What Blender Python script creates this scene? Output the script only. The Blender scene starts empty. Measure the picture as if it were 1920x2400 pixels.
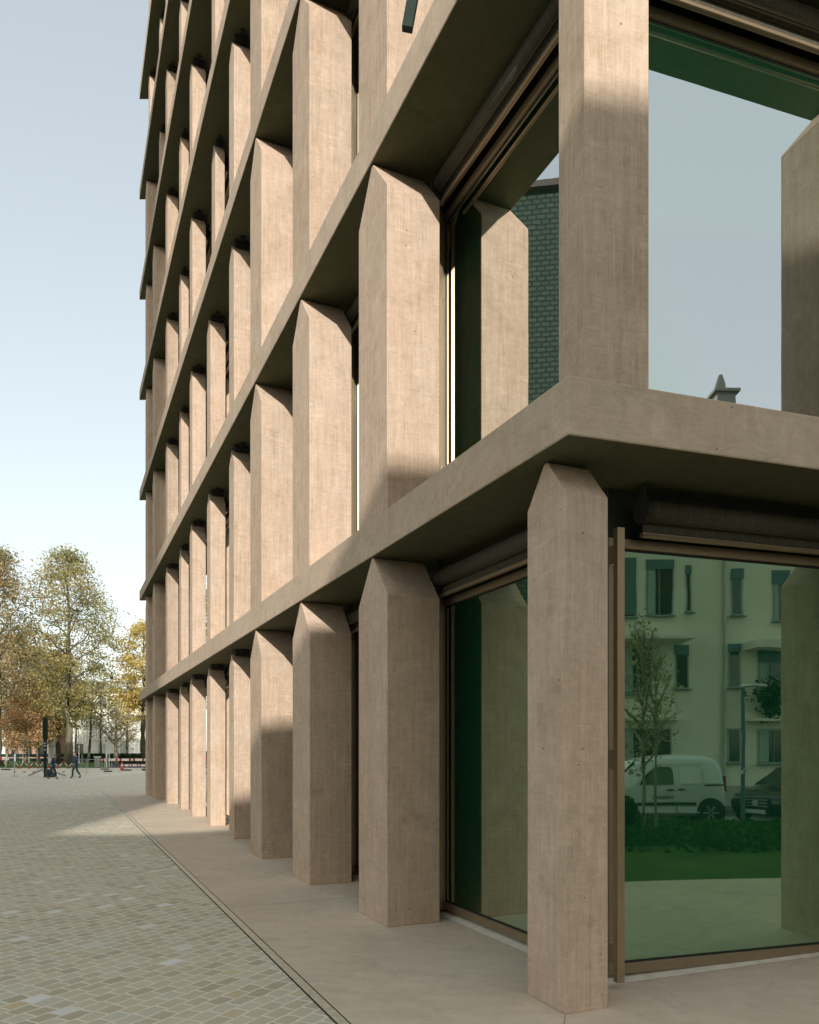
import bpy, bmesh, math, random
import numpy as np
from mathutils import Vector, Matrix
R = math.radians
random.seed(7)
scene = bpy.context.scene
COL = scene.collection

# ------------------------------------------------------------------ geometry of the place
F = 1818.0; CX = 960.0; HY = 1758.0; EYE = 1.75
A = Vector((-0.41033, 0.91196, 0)); N = Vector((-0.91196, -0.41033, 0))      # long facade: along / outward
ER = Vector((0.9518, 0.3068, 0)); NR = Vector((0.3068, -0.9518, 0))          # short facade: along / outward
ANG_L = math.atan2(A.y, A.x); ANG_R = math.atan2(-ER.y, -ER.x)
C = Vector((0.9973, 4.878, 0))
Z1 = 3.737; FF = 4.056; TH = 0.374; NFL = 9
def slab_z(k): return Z1 + FF * (k - 1)                  # underside of slab k
def base_z(k): return 0.0 if k == 1 else slab_z(k - 1) + TH
def onq(q, y): return Vector((q - 0.45 * y, y, 0))
def vr(xv, d, z=0.0):
    """a spot seen in the short facade's glass at sideways xv and depth d, as the real place in the street"""
    v = Vector((xv, d, 0)); k = v.dot(NR) + 5.1235
    p = v - 2 * k * NR
    return Vector((p.x, p.y, z))
SDIR = Vector((0.812, 0.584, 0)); STREET_ANG = math.atan2(SDIR.y, SDIR.x)

# ------------------------------------------------------------------ helpers
def tag(o, label=None, cat=None, group=None, kind=None):
    if label: o['label'] = label
    if cat: o['category'] = cat
    if group: o['group'] = group
    if kind: o['kind'] = kind
    return o
PT = {}
def empty(name, loc=(0, 0, 0), rz=0.0):
    o = bpy.data.objects.new(name, None); COL.objects.link(o)
    o.location = loc; o.rotation_euler = (0, 0, rz); o.empty_display_size = 0.3
    return o
class MB:
    def __init__(s): s.v = []; s.f = []; s.mi = []
    def add(s, vs, fs, m=0):
        b = len(s.v); s.v += [tuple(p) for p in vs]; s.f += [tuple(b + i for i in f) for f in fs]; s.mi += [m] * len(fs); return s
    def box(s, x0, x1, y0, y1, z0, z1, m=0):
        return s.add([(x0,y0,z0),(x1,y0,z0),(x1,y1,z0),(x0,y1,z0),(x0,y0,z1),(x1,y0,z1),(x1,y1,z1),(x0,y1,z1)],
                     [(0,3,2,1),(4,5,6,7),(0,1,5,4),(1,2,6,5),(2,3,7,6),(3,0,4,7)], m)
    def obox(s, c, ax, ay, az, m=0):
        c = Vector(c); ax = Vector(ax); ay = Vector(ay); az = Vector(az)
        vs = [c + i*ax + j*ay + k*az for k in (-1,1) for (i,j) in ((-1,-1),(1,-1),(1,1),(-1,1))]
        return s.add(vs, [(0,3,2,1),(4,5,6,7),(0,1,5,4),(1,2,6,5),(2,3,7,6),(3,0,4,7)], m)
    def prism(s, poly, z0, z1, m=0):
        n = len(poly)
        vs = [(p[0],p[1],z0) for p in poly] + [(p[0],p[1],z1) for p in poly]
        fs = [tuple(range(n-1,-1,-1)), tuple(range(n,2*n))] + [(i,(i+1)%n,n+(i+1)%n,n+i) for i in range(n)]
        return s.add(vs, fs, m)
    def tube(s, pts, rad, seg=8, m=0, cap=True):
        pts = [Vector(p) for p in pts]; n = len(pts)
        if not isinstance(rad, (list, tuple)): rad = [rad]*n
        base = len(s.v); ref = Vector((0,0,1))
        for i, p in enumerate(pts):
            d = (pts[min(i+1,n-1)] - pts[max(i-1,0)]).normalized()
            u = d.cross(ref)
            if u.length < 1e-3: u = d.cross(Vector((0,1,0)))
            u.normalize(); w = d.cross(u)
            for k in range(seg):
                t = 2*math.pi*k/seg
                s.v.append(tuple(p + rad[i]*(math.cos(t)*u + math.sin(t)*w)))
        for i in range(n-1):
            for k in range(seg):
                a = base+i*seg+k; b = base+i*seg+(k+1)%seg
                s.f.append((a,b,b+seg,a+seg)); s.mi.append(m)
        if cap:
            s.f.append(tuple(base+k for k in range(seg-1,-1,-1))); s.mi.append(m)
            s.f.append(tuple(base+(n-1)*seg+k for k in range(seg))); s.mi.append(m)
        return s
    def quad(s, a, b, c, d, m=0): return s.add([a,b,c,d], [(0,1,2,3)], m)
    def build(s, name, mats, parent=None, loc=(0,0,0), rz=0.0, bevel=0, smooth=False, fix=True):
        me = bpy.data.meshes.new(name)
        me.from_pydata(s.v, [], s.f)
        mats = mats if isinstance(mats, (list, tuple)) else [mats]
        for m in mats: me.materials.append(m)
        me.polygons.foreach_set('material_index', s.mi)
        if fix or bevel:
            bm = bmesh.new(); bm.from_mesh(me)
            if bevel:
                bmesh.ops.bevel(bm, geom=list(bm.edges), offset=bevel, segments=1, affect='EDGES', profile=0.5)
            if fix: bmesh.ops.recalc_face_normals(bm, faces=bm.faces)
            bm.to_mesh(me); bm.free()
        if smooth: me.shade_smooth()
        return put(name, me, parent, loc, rz)
def put(name, me, parent=None, loc=(0,0,0), rz=0.0):
    o = bpy.data.objects.new(name, me); COL.objects.link(o)
    o.location = loc; o.rotation_euler = (0,0,rz)
    if parent: o.parent = parent
    return o
def dup(o, parent=None, loc=None, rz=None):
    c = o.copy(); COL.objects.link(c)
    if parent: c.parent = parent
    if loc is not None: c.location = loc
    if rz is not None: c.rotation_euler = (0,0,rz)
    return c
def dup_tree(o, loc, rz, label):
    c = dup(o, None, loc, rz); c['label'] = label
    for ch in o.children:
        d = dup(ch, c)
        for g in ch.children: dup(g, d)
    return c
def kids(o): return [x for x in bpy.data.objects if x.parent == o]

# ------------------------------------------------------------------ materials
class NT:
    def __init__(s, name):
        s.m = bpy.data.materials.new(name); s.m.use_nodes = True; s.t = s.m.node_tree; s.t.nodes.clear()
        s.out = s.n('ShaderNodeOutputMaterial')
    def n(s, typ, **kw):
        nd = s.t.nodes.new(typ)
        for k, v in kw.items(): setattr(nd, k, v)
        return nd
    def l(s, a, b): s.t.links.new(a, b)
    def val(s, sock, v):
        if hasattr(v, 'is_linked') or isinstance(v, bpy.types.NodeSocket): s.l(v, sock)
        else: sock.default_value = v
    def math(s, op, a, b=0.0, clamp=False):
        nd = s.n('ShaderNodeMath', operation=op); nd.use_clamp = clamp
        s.val(nd.inputs[0], a); s.val(nd.inputs[1], b); return nd.outputs[0]
    def mixc(s, f, a, b, mode='MIX'):
        nd = s.n('ShaderNodeMix', data_type='RGBA', blend_type=mode)
        s.val(nd.inputs[0], f)
        for i, c in ((6, a), (7, b)):
            if isinstance(c, (tuple, list)): nd.inputs[i].default_value = (*c[:3], 1)
            else: s.l(c, nd.inputs[i])
        return nd.outputs[2]
    def noise(s, vec, scale, detail=4.0, rough=0.55, dist=0.0):
        nd = s.n('ShaderNodeTexNoise'); s.l(vec, nd.inputs['Vector'])
        nd.inputs['Scale'].default_value = scale; nd.inputs['Detail'].default_value = detail
        nd.inputs['Roughness'].default_value = rough; nd.inputs['Distortion'].default_value = dist
        return nd.outputs['Fac']
    def map(s, vec, scale=(1,1,1), rot=(0,0,0), loc=(0,0,0)):
        nd = s.n('ShaderNodeMapping'); s.l(vec, nd.inputs['Vector'])
        nd.inputs['Scale'].default_value = scale; nd.inputs['Rotation'].default_value = rot; nd.inputs['Location'].default_value = loc
        return nd.outputs[0]
    def ramp(s, fac, stops, interp='LINEAR'):
        nd = s.n('ShaderNodeValToRGB'); s.l(fac, nd.inputs[0]); cr = nd.color_ramp; cr.interpolation = interp
        while len(cr.elements) < len(stops): cr.elements.new(0.5)
        for e, (p, c) in zip(cr.elements, stops):
            e.position = p; e.color = (*c, 1) if len(c) == 3 else c
        return nd.outputs[0]
    def rng(s, v, a, b, c=0.0, d=1.0):
        nd = s.n('ShaderNodeMapRange'); s.l(v, nd.inputs[0])
        for i, x in enumerate((a, b, c, d)): nd.inputs[i+1].default_value = x
        return nd.outputs[0]
    def bsdf(s, col, rough=0.7, metal=0.0, spec=0.4, bump=None, bstr=0.3, bdist=0.01, **kw):
        b = s.n('ShaderNodeBsdfPrincipled')
        if isinstance(col, (tuple, list)): b.inputs['Base Color'].default_value = (*col[:3], 1)
        else: s.l(col, b.inputs['Base Color'])
        s.val(b.inputs['Roughness'], rough); b.inputs['Metallic'].default_value = metal
        b.inputs['Specular IOR Level'].default_value = spec
        if bump is not None:
            bp = s.n('ShaderNodeBump'); bp.inputs['Strength'].default_value = bstr; bp.inputs['Distance'].default_value = bdist
            s.l(bump, bp.inputs['Height']); s.l(bp.outputs[0], b.inputs['Normal'])
        for k, v in kw.items(): b.inputs[k].default_value = v
        s.l(b.outputs[0], s.out.inputs[0]); return s.m
    def objco(s, rnd=True):
        tc = s.n('ShaderNodeTexCoord'); v = tc.outputs['Object']
        if rnd:
            oi = s.n('ShaderNodeObjectInfo')
            sc = s.n('ShaderNodeVectorMath', operation='SCALE'); sc.inputs[0].default_value = (37.0, 23.0, 51.0)
            s.l(oi.outputs['Random'], sc.inputs['Scale'])
            ad = s.n('ShaderNodeVectorMath', operation='ADD'); s.l(v, ad.inputs[0]); s.l(sc.outputs[0], ad.inputs[1]); v = ad.outputs[0]
        return v
def plain(name, col, rough=0.6, metal=0.0, spec=0.4, var=0.12, scale=6.0, bump=0.0, **kw):
    t = NT(name); v = t.objco()
    f = t.noise(v, scale, 5.0)
    lo = tuple(c*(1-var) for c in col); hi = tuple(min(1, c*(1+var)) for c in col)
    c = t.mixc(t.rng(f, 0.3, 0.7), lo, hi)
    return t.bsdf(c, rough, metal, spec, bump=f if bump else None, bstr=bump, **kw)

def concrete(name, lo, hi, stain, boards=True):
    t = NT(name); v = t.objco()
    big = t.noise(v, 0.75, 3.0, 0.6)
    mid = t.noise(v, 2.6, 8.0, 0.68, 0.7)
    mot = t.noise(v, 11.0, 6.0, 0.72, 0.4)
    fine = t.noise(v, 60.0, 4.0, 0.75)
    grit = t.noise(v, 210.0, 2.0, 0.6)
    if boards:
        streak = t.noise(t.map(v, (20, 20, 1.1)), 1.0, 6.0, 0.72, 0.35)
        streak2 = t.noise(t.map(v, (110, 110, 3.0)), 1.0, 3.0, 0.6)
        weave = t.noise(t.map(v, (4.0, 4.0, 34)), 1.0, 6.0, 0.8, 0.8)
        amp = (0.70, 0.62, 0.66, 0.40, 0.50, 0.36)
    else:
        streak = t.noise(t.map(v, (2.5, 2.5, 14)), 1.0, 7.0, 0.75, 1.2)
        streak2 = t.noise(t.map(v, (12, 12, 40)), 1.0, 4.0, 0.6)
        weave = t.noise(t.map(v, (14, 14, 2)), 1.0, 5.0, 0.75, 0.6)
        amp = (0.55, 0.80, 0.70, 0.20, 0.35, 0.30)
    f = None
    for a_, x in zip(amp, (streak, mid, mot, weave, streak2, fine)):
        q_ = t.math('MULTIPLY', t.math('SUBTRACT', x, 0.5), a_)
        f = q_ if f is None else t.math('ADD', f, q_)
    f = t.math('ADD', t.math('MULTIPLY', f, 1.45), 0.5, True)
    oi = t.n('ShaderNodeObjectInfo')
    f = t.math('ADD', f, t.rng(oi.outputs['Random'], 0, 1, -0.10, 0.10), True)
    c = t.mixc(f, lo, hi)
    c = t.mixc(t.math('MULTIPLY', t.rng(big, 0.42, 0.62), 0.7), c, (1.0, 0.955, 0.93), 'MULTIPLY')
    # darker scuffed patches, broken up by the fine grain
    pt_ = t.math('ADD', t.math('MULTIPLY', t.noise(v, 2.3, 8.0, 0.78, 0.3), 0.6), t.math('MULTIPLY', mot, 0.4))
    c = t.mixc(t.math('MULTIPLY', t.rng(pt_, 0.53, 0.62), 0.38), c, tuple(x*0.60 for x in lo))
    pl_ = t.math('ADD', t.math('MULTIPLY', t.noise(t.map(v, (1,1,1), (0,0,0), (9,4,2)), 2.6, 8.0, 0.78, 0.3), 0.6), t.math('MULTIPLY', weave, 0.4))
    c = t.mixc(t.math('MULTIPLY', t.rng(pl_, 0.55, 0.64), 0.35), c, tuple(min(1, x*1.22) for x in hi))
    vo = t.n('ShaderNodeTexVoronoi'); vo.inputs['Scale'].default_value = 6.5; t.l(v, vo.inputs['Vector'])
    pit = t.rng(vo.outputs['Distance'], 0.040, 0.060, 1.0, 0.0)
    vo2 = t.n('ShaderNodeTexVoronoi'); vo2.inputs['Scale'].default_value = 17.0; t.l(v, vo2.inputs['Vector'])
    pit2 = t.math('MULTIPLY', t.rng(vo2.outputs['Distance'], 0.04, 0.07, 1.0, 0.0), t.rng(mid, 0.53, 0.58))
    pit = t.math('MAXIMUM', t.math('MULTIPLY', pit, t.rng(big, 0.40, 0.46)), pit2)
    c = t.mixc(t.math('MULTIPLY', pit, 0.75), c, tuple(x*0.22 for x in lo))
    h = t.math('ADD', t.math('MULTIPLY', streak2, 0.4), t.math('MULTIPLY', grit, 0.45))
    h = t.math('SUBTRACT', t.math('ADD', h, t.math('MULTIPLY', mot, 0.5)), t.math('MULTIPLY', pit, 1.5))
    return t.bsdf(c, 0.80, 0.0, 0.22, bump=h, bstr=0.35, bdist=0.004)

M = {}
CLO = (0.42, 0.305, 0.205); CHI = (0.745, 0.580, 0.445); CST = (0.80, 0.78, 0.74)
M['concrete'] = concrete('board_marked_concrete', CLO, CHI, CST)
M['slab'] = concrete('trowelled_concrete', (0.42, 0.32, 0.225), (0.68, 0.535, 0.405), CST, False)
M['soffit'] = concrete('shade_toned_soffit', (0.085, 0.090, 0.045), (0.135, 0.132, 0.075), (0.8,0.85,0.75), False)  # darker olive than the slab concrete: deep underside shade put into the colour
M['jointline'] = plain('pavement_joint_filler', (0.40, 0.33, 0.25), 0.9)
M['stain'] = plain('joint_shadow_gap', (0.46, 0.36, 0.255), 0.9)
M['neck'] = plain('dark_joint_steel', (0.03, 0.03, 0.025), 0.6)
M['frame'] = plain('bronze_frame_paint', (0.27, 0.205, 0.125), 0.38, 0.35, 0.5, 0.05)
M['rail'] = plain('champagne_guide_rail', (0.36, 0.27, 0.17), 0.32, 0.45, 0.5, 0.05)
M['gasket'] = plain('black_gasket', (0.012, 0.016, 0.013), 0.5)
M['blind'] = None
M['core'] = plain('interior_plaster', (0.34, 0.36, 0.31), 0.9)
M['screw'] = plain('steel_screw', (0.6, 0.58, 0.52), 0.25, 1.0)
M['blackmetal'] = plain('dark_green_black_paint', (0.010, 0.024, 0.016), 0.6, 0.0, 0.2)

t = NT('woven_sun_blind'); v = t.objco(False)
w1 = t.n('ShaderNodeTexWave'); w1.wave_type = 'BANDS'; w1.bands_direction = 'Z'; w1.inputs['Scale'].default_value = 42.0; t.l(v, w1.inputs[0])
w2 = t.n('ShaderNodeTexWave'); w2.wave_type = 'BANDS'; w2.bands_direction = 'X'; w2.inputs['Scale'].default_value = 2.2; t.l(v, w2.inputs[0])
f = t.math('MAXIMUM', t.rng(w1.outputs['Fac'], 0.70, 1.0), t.math('MULTIPLY', t.rng(w2.outputs['Fac'], 0.99, 1.0), 0.6))
M['blind'] = t.bsdf(t.mixc(t.math('MULTIPLY', f, 0.8), (0.045, 0.037, 0.026), (0.20, 0.19, 0.13)), 0.55, 0.0, 0.3)

def glassmat(name, tint0, tint1, base, trans, dif, dmix, rough, wobble):
    t = NT(name)
    gl = t.n('ShaderNodeBsdfGlossy'); gl.inputs['Roughness'].default_value = rough
    tc = t.n('ShaderNodeTexCoord')
    wob = t.noise(tc.outputs['Object'], 1.3, 2.0, 0.5)
    bp = t.n('ShaderNodeBump'); bp.inputs['Strength'].default_value = wobble; bp.inputs['Distance'].default_value = 0.004; t.l(wob, bp.inputs['Height'])
    t.l(bp.outputs[0], gl.inputs['Normal'])
    fr = t.n('ShaderNodeFresnel'); fr.inputs['IOR'].default_value = 1.5
    t.l(t.ramp(t.rng(fr.outputs[0], 0.04, 0.14), [(0.0, tint0), (0.10, tint1), (1.0, (1.0, 1.0, 0.95))]), gl.inputs['Color'])
    tr = t.n('ShaderNodeBsdfTransparent'); tr.inputs['Color'].default_value = (*trans, 1)
    fac = t.math('ADD', t.math('MULTIPLY', fr.outputs[0], 3.0), base, True)
    df = t.n('ShaderNodeBsdfDiffuse'); df.inputs[0].default_value = (*dif, 1)
    m2 = t.n('ShaderNodeMixShader'); m2.inputs[0].default_value = dmix; t.l(tr.outputs[0], m2.inputs[1]); t.l(df.outputs[0], m2.inputs[2])
    mx = t.n('ShaderNodeMixShader'); t.l(fac, mx.inputs[0]); t.l(m2.outputs[0], mx.inputs[1]); t.l(gl.outputs[0], mx.inputs[2])
    t.l(mx.outputs[0], t.out.inputs[0]); return t.m
M['glass'] = glassmat('green_solar_glass', (0.62,0.88,0.60), (0.90,0.93,0.93), 0.46, (0.14,0.42,0.20), (0.03,0.16,0.07), 0.33, 0.0, 0.14)
M['glass_low'] = glassmat('deep_green_glass', (0.56,0.80,0.58), (0.60,0.82,0.61), 0.46, (0.10,0.46,0.22), (0.025,0.22,0.095), 0.42, 0.012, 0.20)

# cobbles
t = NT('stone_sett_paving'); tc = t.n('ShaderNodeTexCoord'); v = tc.outputs['Object']
nz = t.n('ShaderNodeTexNoise'); nz.inputs['Scale'].default_value = 3.3; nz.inputs['Detail'].default_value = 3.0; t.l(v, nz.inputs['Vector'])
off = t.n('ShaderNodeVectorMath', operation='MULTIPLY_ADD'); off.inputs[1].default_value = (0.04, 0.04, 0); t.l(nz.outputs['Color'], off.inputs[0]); t.l(v, off.inputs[2])
nz2 = t.n('ShaderNodeTexNoise'); nz2.inputs['Scale'].default_value = 19.0; nz2.inputs['Detail'].default_value = 2.0; t.l(v, nz2.inputs['Vector'])
off2 = t.n('ShaderNodeVectorMath', operation='MULTIPLY_ADD'); off2.inputs[1].default_value = (0.026, 0.026, 0); t.l(nz2.outputs['Color'], off2.inputs[0]); t.l(off.outputs[0], off2.inputs[2])
vv = t.map(off2.outputs[0], (1, 1, 1), (0, 0, R(-62)))
def brick(msize, smooth):
    b = t.n('ShaderNodeTexBrick'); t.l(vv, b.inputs['Vector']); b.offset = 0.47; b.squash = 1.18; b.squash_frequency = 3
    b.inputs['Color1'].default_value = (0,0,0,1); b.inputs['Color2'].default_value = (1,1,1,1); b.inputs['Mortar'].default_value = (0.5,0.5,0.5,1)
    b.inputs['Scale'].default_value = 1.0; b.inputs['Brick Width'].default_value = 0.162; b.inputs['Row Height'].default_value = 0.130
    b.inputs['Mortar Size'].default_value = msize; b.inputs['Mortar Smooth'].default_value = smooth; b.inputs['Bias'].default_value = 0.0
    return b
b = brick(0.0105, 0.4)
sep = t.n('ShaderNodeSeparateColor'); t.l(b.outputs['Color'], sep.inputs[0])
stone = t.ramp(sep.outputs[0], [(0.0,(0.47,0.40,0.265)),(0.25,(0.55,0.475,0.32)),(0.5,(0.61,0.53,0.365)),(0.74,(0.67,0.585,0.42)),
                                (0.885,(0.61,0.57,0.43)),(0.935,(0.64,0.54,0.34)),(0.955,(0.62,0.47,0.26)),(0.965,(0.68,0.61,0.46)),(0.985,(0.85,0.82,0.76))], 'LINEAR')
blot = t.noise(v, 0.35, 4.0, 0.6); spk = t.noise(v, 140.0, 3.0, 0.7)
stone = t.mixc(t.rng(blot, 0.35, 0.7, 0.0, 0.25), stone, (0.40, 0.385, 0.31))
stone = t.mixc(t.math('MULTIPLY', t.rng(spk, 0.35, 0.75), 0.75), stone, (0.75, 0.74, 0.70), 'SOFT_LIGHT')
joint = t.mixc(t.rng(spk, 0.3, 0.7), (0.80, 0.715, 0.555), (0.92, 0.85, 0.70))
col = t.mixc(t.rng(b.outputs['Fac'], 0.15, 0.75), stone, joint)
h = t.math('SUBTRACT', t.math('MULTIPLY', spk, 0.25), t.math('MULTIPLY', b.outputs['Fac'], 0.9))
M['cobble'] = t.bsdf(col, 0.72, 0.0, 0.3, bump=h, bstr=0.55, bdist=0.008)

# smooth pavement
t = NT('brushed_concrete_pavement'); tc = t.n('ShaderNodeTexCoord'); v = tc.outputs['Object']
n1 = t.noise(v, 0.8, 6.0, 0.6, 0.4); n2 = t.noise(v, 5.0, 6.0, 0.7, 0.8); n3 = t.noise(v, 120.0, 3.0, 0.7)
sw = t.noise(t.map(v, (3.0, 9.0, 1), (0, 0, R(24))), 1.0, 6.0, 0.75, 0.6)
f = t.math('ADD', t.math('ADD', t.math('MULTIPLY', n1, 0.35), t.math('MULTIPLY', sw, 0.35)), t.math('ADD', t.math('MULTIPLY', n2, 0.2), t.math('MULTIPLY', n3, 0.1)))
c = t.mixc(t.rng(f, 0.36, 0.66), (0.58, 0.465, 0.335), (0.80, 0.665, 0.50))
gr_ = t.noise(t.map(v, (1,1,1), (0,0,0), (3,7,0)), 2.4, 8.0, 0.8, 1.5)
c = t.mixc(t.math('MULTIPLY', t.rng(gr_, 0.56, 0.66), 0.30), c, (0.30, 0.255, 0.19))
c = t.mixc(t.math('MULTIPLY', t.rng(t.noise(v, 26.0, 4.0, 0.8), 0.68, 0.74), 0.45), c, (0.20, 0.18, 0.13))
c = t.mixc(t.math('MULTIPLY', t.rng(t.noise(t.map(v, (1,1,1), (0,0,0), (30,2,0)), 1.5, 8.0, 0.8, 2.0), 0.58, 0.66), 0.35), c, (0.86, 0.77, 0.63))
M['pave'] = t.bsdf(c, 0.74, 0.0, 0.3, bump=t.math('ADD', n3, n2), bstr=0.18, bdist=0.004)

M['curb'] = plain('galvanised_channel', (0.68, 0.60, 0.43), 0.5, 0.15, 0.4, 0.15, 14)
M['slot'] = plain('drain_slot', (0.035, 0.04, 0.028), 0.8)
M['fleece'] = plain('white_fleece_strip', (0.72, 0.66, 0.53), 0.85, 0, 0.2, 0.12, 9, 0.2)
M['asphalt'] = plain('asphalt', (0.055, 0.055, 0.052), 0.85, 0, 0.3, 0.2, 30, 0.2)
M['kerb'] = plain('kerb_stone', (0.30, 0.29, 0.26), 0.8, 0, 0.3, 0.15, 8)
M['render'] = plain('pale_facade_render', (0.80, 0.75, 0.63), 0.9, 0, 0.2, 0.05, 1.5)
M['towerwall'] = plain('grey_tower_render', (0.42, 0.40, 0.36), 0.9, 0, 0.2, 0.08, 1.0)
M['darkglass'] = plain('dark_window', (0.01, 0.016, 0.014), 0.08, 0, 0.6)
M['blueshade'] = plain('blue_grey_shutter', (0.10, 0.17, 0.18), 0.6)
M['winframe'] = plain('pale_window_frame', (0.35, 0.40, 0.36), 0.6)
M['roof'] = plain('grey_roof', (0.09, 0.08, 0.075), 0.8)
M['white_paint'] = plain('white_car_paint', (0.72, 0.73, 0.70), 0.28, 0, 0.6, 0.03)
M['black_paint'] = plain('black_car_paint', (0.010, 0.011, 0.012), 0.15, 0, 0.7, 0.03)
M['tyre'] = plain('rubber', (0.018, 0.018, 0.018), 0.8)
M['alloy'] = plain('alloy_wheel', (0.5, 0.5, 0.5), 0.3, 0.9)
M['blackplastic'] = plain('black_plastic', (0.02, 0.02, 0.02), 0.5)
M['lampglass'] = plain('headlamp_glass', (0.6, 0.62, 0.62), 0.1, 0.6)
M['plate'] = plain('number_plate', (0.7, 0.7, 0.66), 0.5)
M['redlamp'] = plain('red_lens', (0.35, 0.02, 0.015), 0.2)
M['galv'] = plain('galvanised_steel', (0.45, 0.45, 0.43), 0.45, 0.6)
M['white'] = plain('white_board', (0.78, 0.76, 0.72), 0.6, 0, 0.3, 0.04)
M['red'] = plain('signal_red', (0.56, 0.035, 0.02), 0.55, 0, 0.3, 0.08)
M['orange'] = plain('cone_orange', (0.70, 0.13, 0.05), 0.6, 0, 0.3, 0.08)
M['rubberbase'] = plain('recycled_rubber', (0.05, 0.06, 0.05), 0.85)
M['wood'] = plain('grey_timber', (0.34, 0.36, 0.36), 0.8, 0, 0.2, 0.15, 12)
M['skin'] = plain('skin', (0.45, 0.26, 0.18), 0.6)
M['navy'] = plain('navy_cloth', (0.025, 0.045, 0.09), 0.9)
M['jeans'] = plain('dark_green_trousers', (0.04, 0.085, 0.08), 0.9)
M['hair'] = plain('dark_hair', (0.02, 0.014, 0.01), 0.7)
M['shoe'] = plain('black_shoe', (0.012, 0.012, 0.012), 0.5)
M['paper'] = plain('white_paper', (0.82, 0.80, 0.76), 0.8, 0, 0.2, 0.03)
M['ink'] = plain('dark_ink', (0.03, 0.03, 0.04), 0.8)
M['orangeink'] = plain('orange_ink', (0.55, 0.14, 0.02), 0.7)
M['brick'] = plain('reddish_brick', (0.33, 0.20, 0.15), 0.9, 0, 0.2, 0.12, 4)
def bark(name, a, b):
    t = NT(name); v = t.objco(); f = t.noise(t.map(v, (3, 3, 0.8)), 1.6, 5.0, 0.7)
    return t.bsdf(t.mixc(t.rng(f, 0.35, 0.65), a, b), 0.9, 0, 0.15)
M['bark'] = bark('plane_bark', (0.10, 0.095, 0.06), (0.21, 0.18, 0.12))
M['barkdark'] = bark('dark_bark', (0.045, 0.05, 0.032), (0.10, 0.09, 0.06))
M['barkpale'] = bark('pale_bark', (0.26, 0.21, 0.14), (0.42, 0.35, 0.25))
def leafmat(name, stops):
    t = NT(name); g = t.n('ShaderNodeNewGeometry'); tc = t.n('ShaderNodeTexCoord')
    big = t.noise(tc.outputs['Object'], 0.28, 3.0, 0.6)
    f = t.math('ADD', t.math('MULTIPLY', g.outputs['Random Per Island'], 0.5), t.math('MULTIPLY', t.rng(big, 0.3, 0.7), 0.5))
    c = t.ramp(f, stops)
    d = t.n('ShaderNodeBsdfDiffuse'); t.l(c, d.inputs[0]); tl = t.n('ShaderNodeBsdfTranslucent'); t.l(c, tl.inputs[0])
    m = t.n('ShaderNodeMixShader'); m.inputs[0].default_value = 0.5; t.l(d.outputs[0], m.inputs[1]); t.l(tl.outputs[0], m.inputs[2]); t.l(m.outputs[0], t.out.inputs[0])
    return t.m
M['leaf_green'] = leafmat('autumn_green_leaves', [(0.0,(0.159,0.195,0.073)),(0.35,(0.317,0.317,0.122)),(0.6,(0.512,0.439,0.183)),(0.8,(0.634,0.464,0.232)),(1.0,(0.805,0.659,0.317))])
M['leaf_brown'] = leafmat('brown_green_leaves', [(0.0,(0.159,0.183,0.073)),(0.35,(0.342,0.317,0.146)),(0.65,(0.561,0.415,0.232)),(1.0,(0.732,0.561,0.342))])
M['leaf_yellow'] = leafmat('yellow_leaves', [(0.0,(0.244,0.244,0.085)),(0.3,(0.537,0.439,0.146)),(0.7,(0.805,0.610,0.195)),(1.0,(0.900,0.805,0.342))])
M['leaf_orange'] = leafmat('orange_leaves', [(0.0,(0.244,0.220,0.098)),(0.35,(0.586,0.390,0.207)),(0.7,(0.805,0.512,0.268)),(1.0,(0.878,0.659,0.366))])
M['leaf_pale'] = leafmat('pale_twigs', [(0.0,(0.342,0.305,0.183)),(0.5,(0.561,0.476,0.305)),(1.0,(0.756,0.634,0.366))])
M['leaf_hedge'] = leafmat('hedge_leaves', [(0.0,(0.02,0.05,0.02)),(0.6,(0.045,0.085,0.035)),(1.0,(0.10,0.13,0.05))])
M['leaf_fresh'] = leafmat('shrub_leaves', [(0.0,(0.02,0.07,0.02)),(0.6,(0.05,0.14,0.03)),(1.0,(0.14,0.20,0.05))])
t = NT('lawn_grass'); tc = t.n('ShaderNodeTexCoord'); v = tc.outputs['Object']
f = t.noise(v, 1.2, 6.0, 0.7); f2 = t.noise(v, 40.0, 3.0, 0.7)
c = t.mixc(t.rng(t.math('ADD', t.math('MULTIPLY', f, 0.6), t.math('MULTIPLY', f2, 0.4)), 0.35, 0.65), (0.035, 0.09, 0.018), (0.10, 0.17, 0.035))
M['grass'] = t.bsdf(c, 0.9, 0, 0.15, bump=f2, bstr=0.6, bdist=0.02)
t = NT('corrugated_white_wall'); v = t.objco(False)
w = t.n('ShaderNodeTexWave'); w.wave_type = 'BANDS'; w.bands_direction = 'X'; w.inputs['Scale'].default_value = 0.55; t.l(v, w.inputs[0])
M['corrug'] = t.bsdf(t.mixc(t.rng(w.outputs['Fac'], 0.2, 0.8), (0.52, 0.48, 0.42), (0.72, 0.68, 0.60)), 0.8)
t = NT('shingled_wall'); v = t.objco(False)
bk = t.n('ShaderNodeTexBrick'); t.l(t.map(v, (1,1,1), (R(90),0,0)), bk.inputs['Vector']); bk.inputs['Scale'].default_value = 1.0
bk.inputs['Brick Width'].default_value = 0.42; bk.inputs['Row Height'].default_value = 0.24; bk.inputs['Mortar Size'].default_value = 0.045
bk.inputs['Color1'].default_value = (0.028,0.065,0.040,1); bk.inputs['Color2'].default_value = (0.045,0.085,0.055,1); bk.inputs['Mortar'].default_value = (0.012,0.02,0.016,1)
M['shingle'] = t.bsdf(bk.outputs['Color'], 0.6, bump=bk.outputs['Fac'], bstr=0.8, bdist=-0.05)

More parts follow.
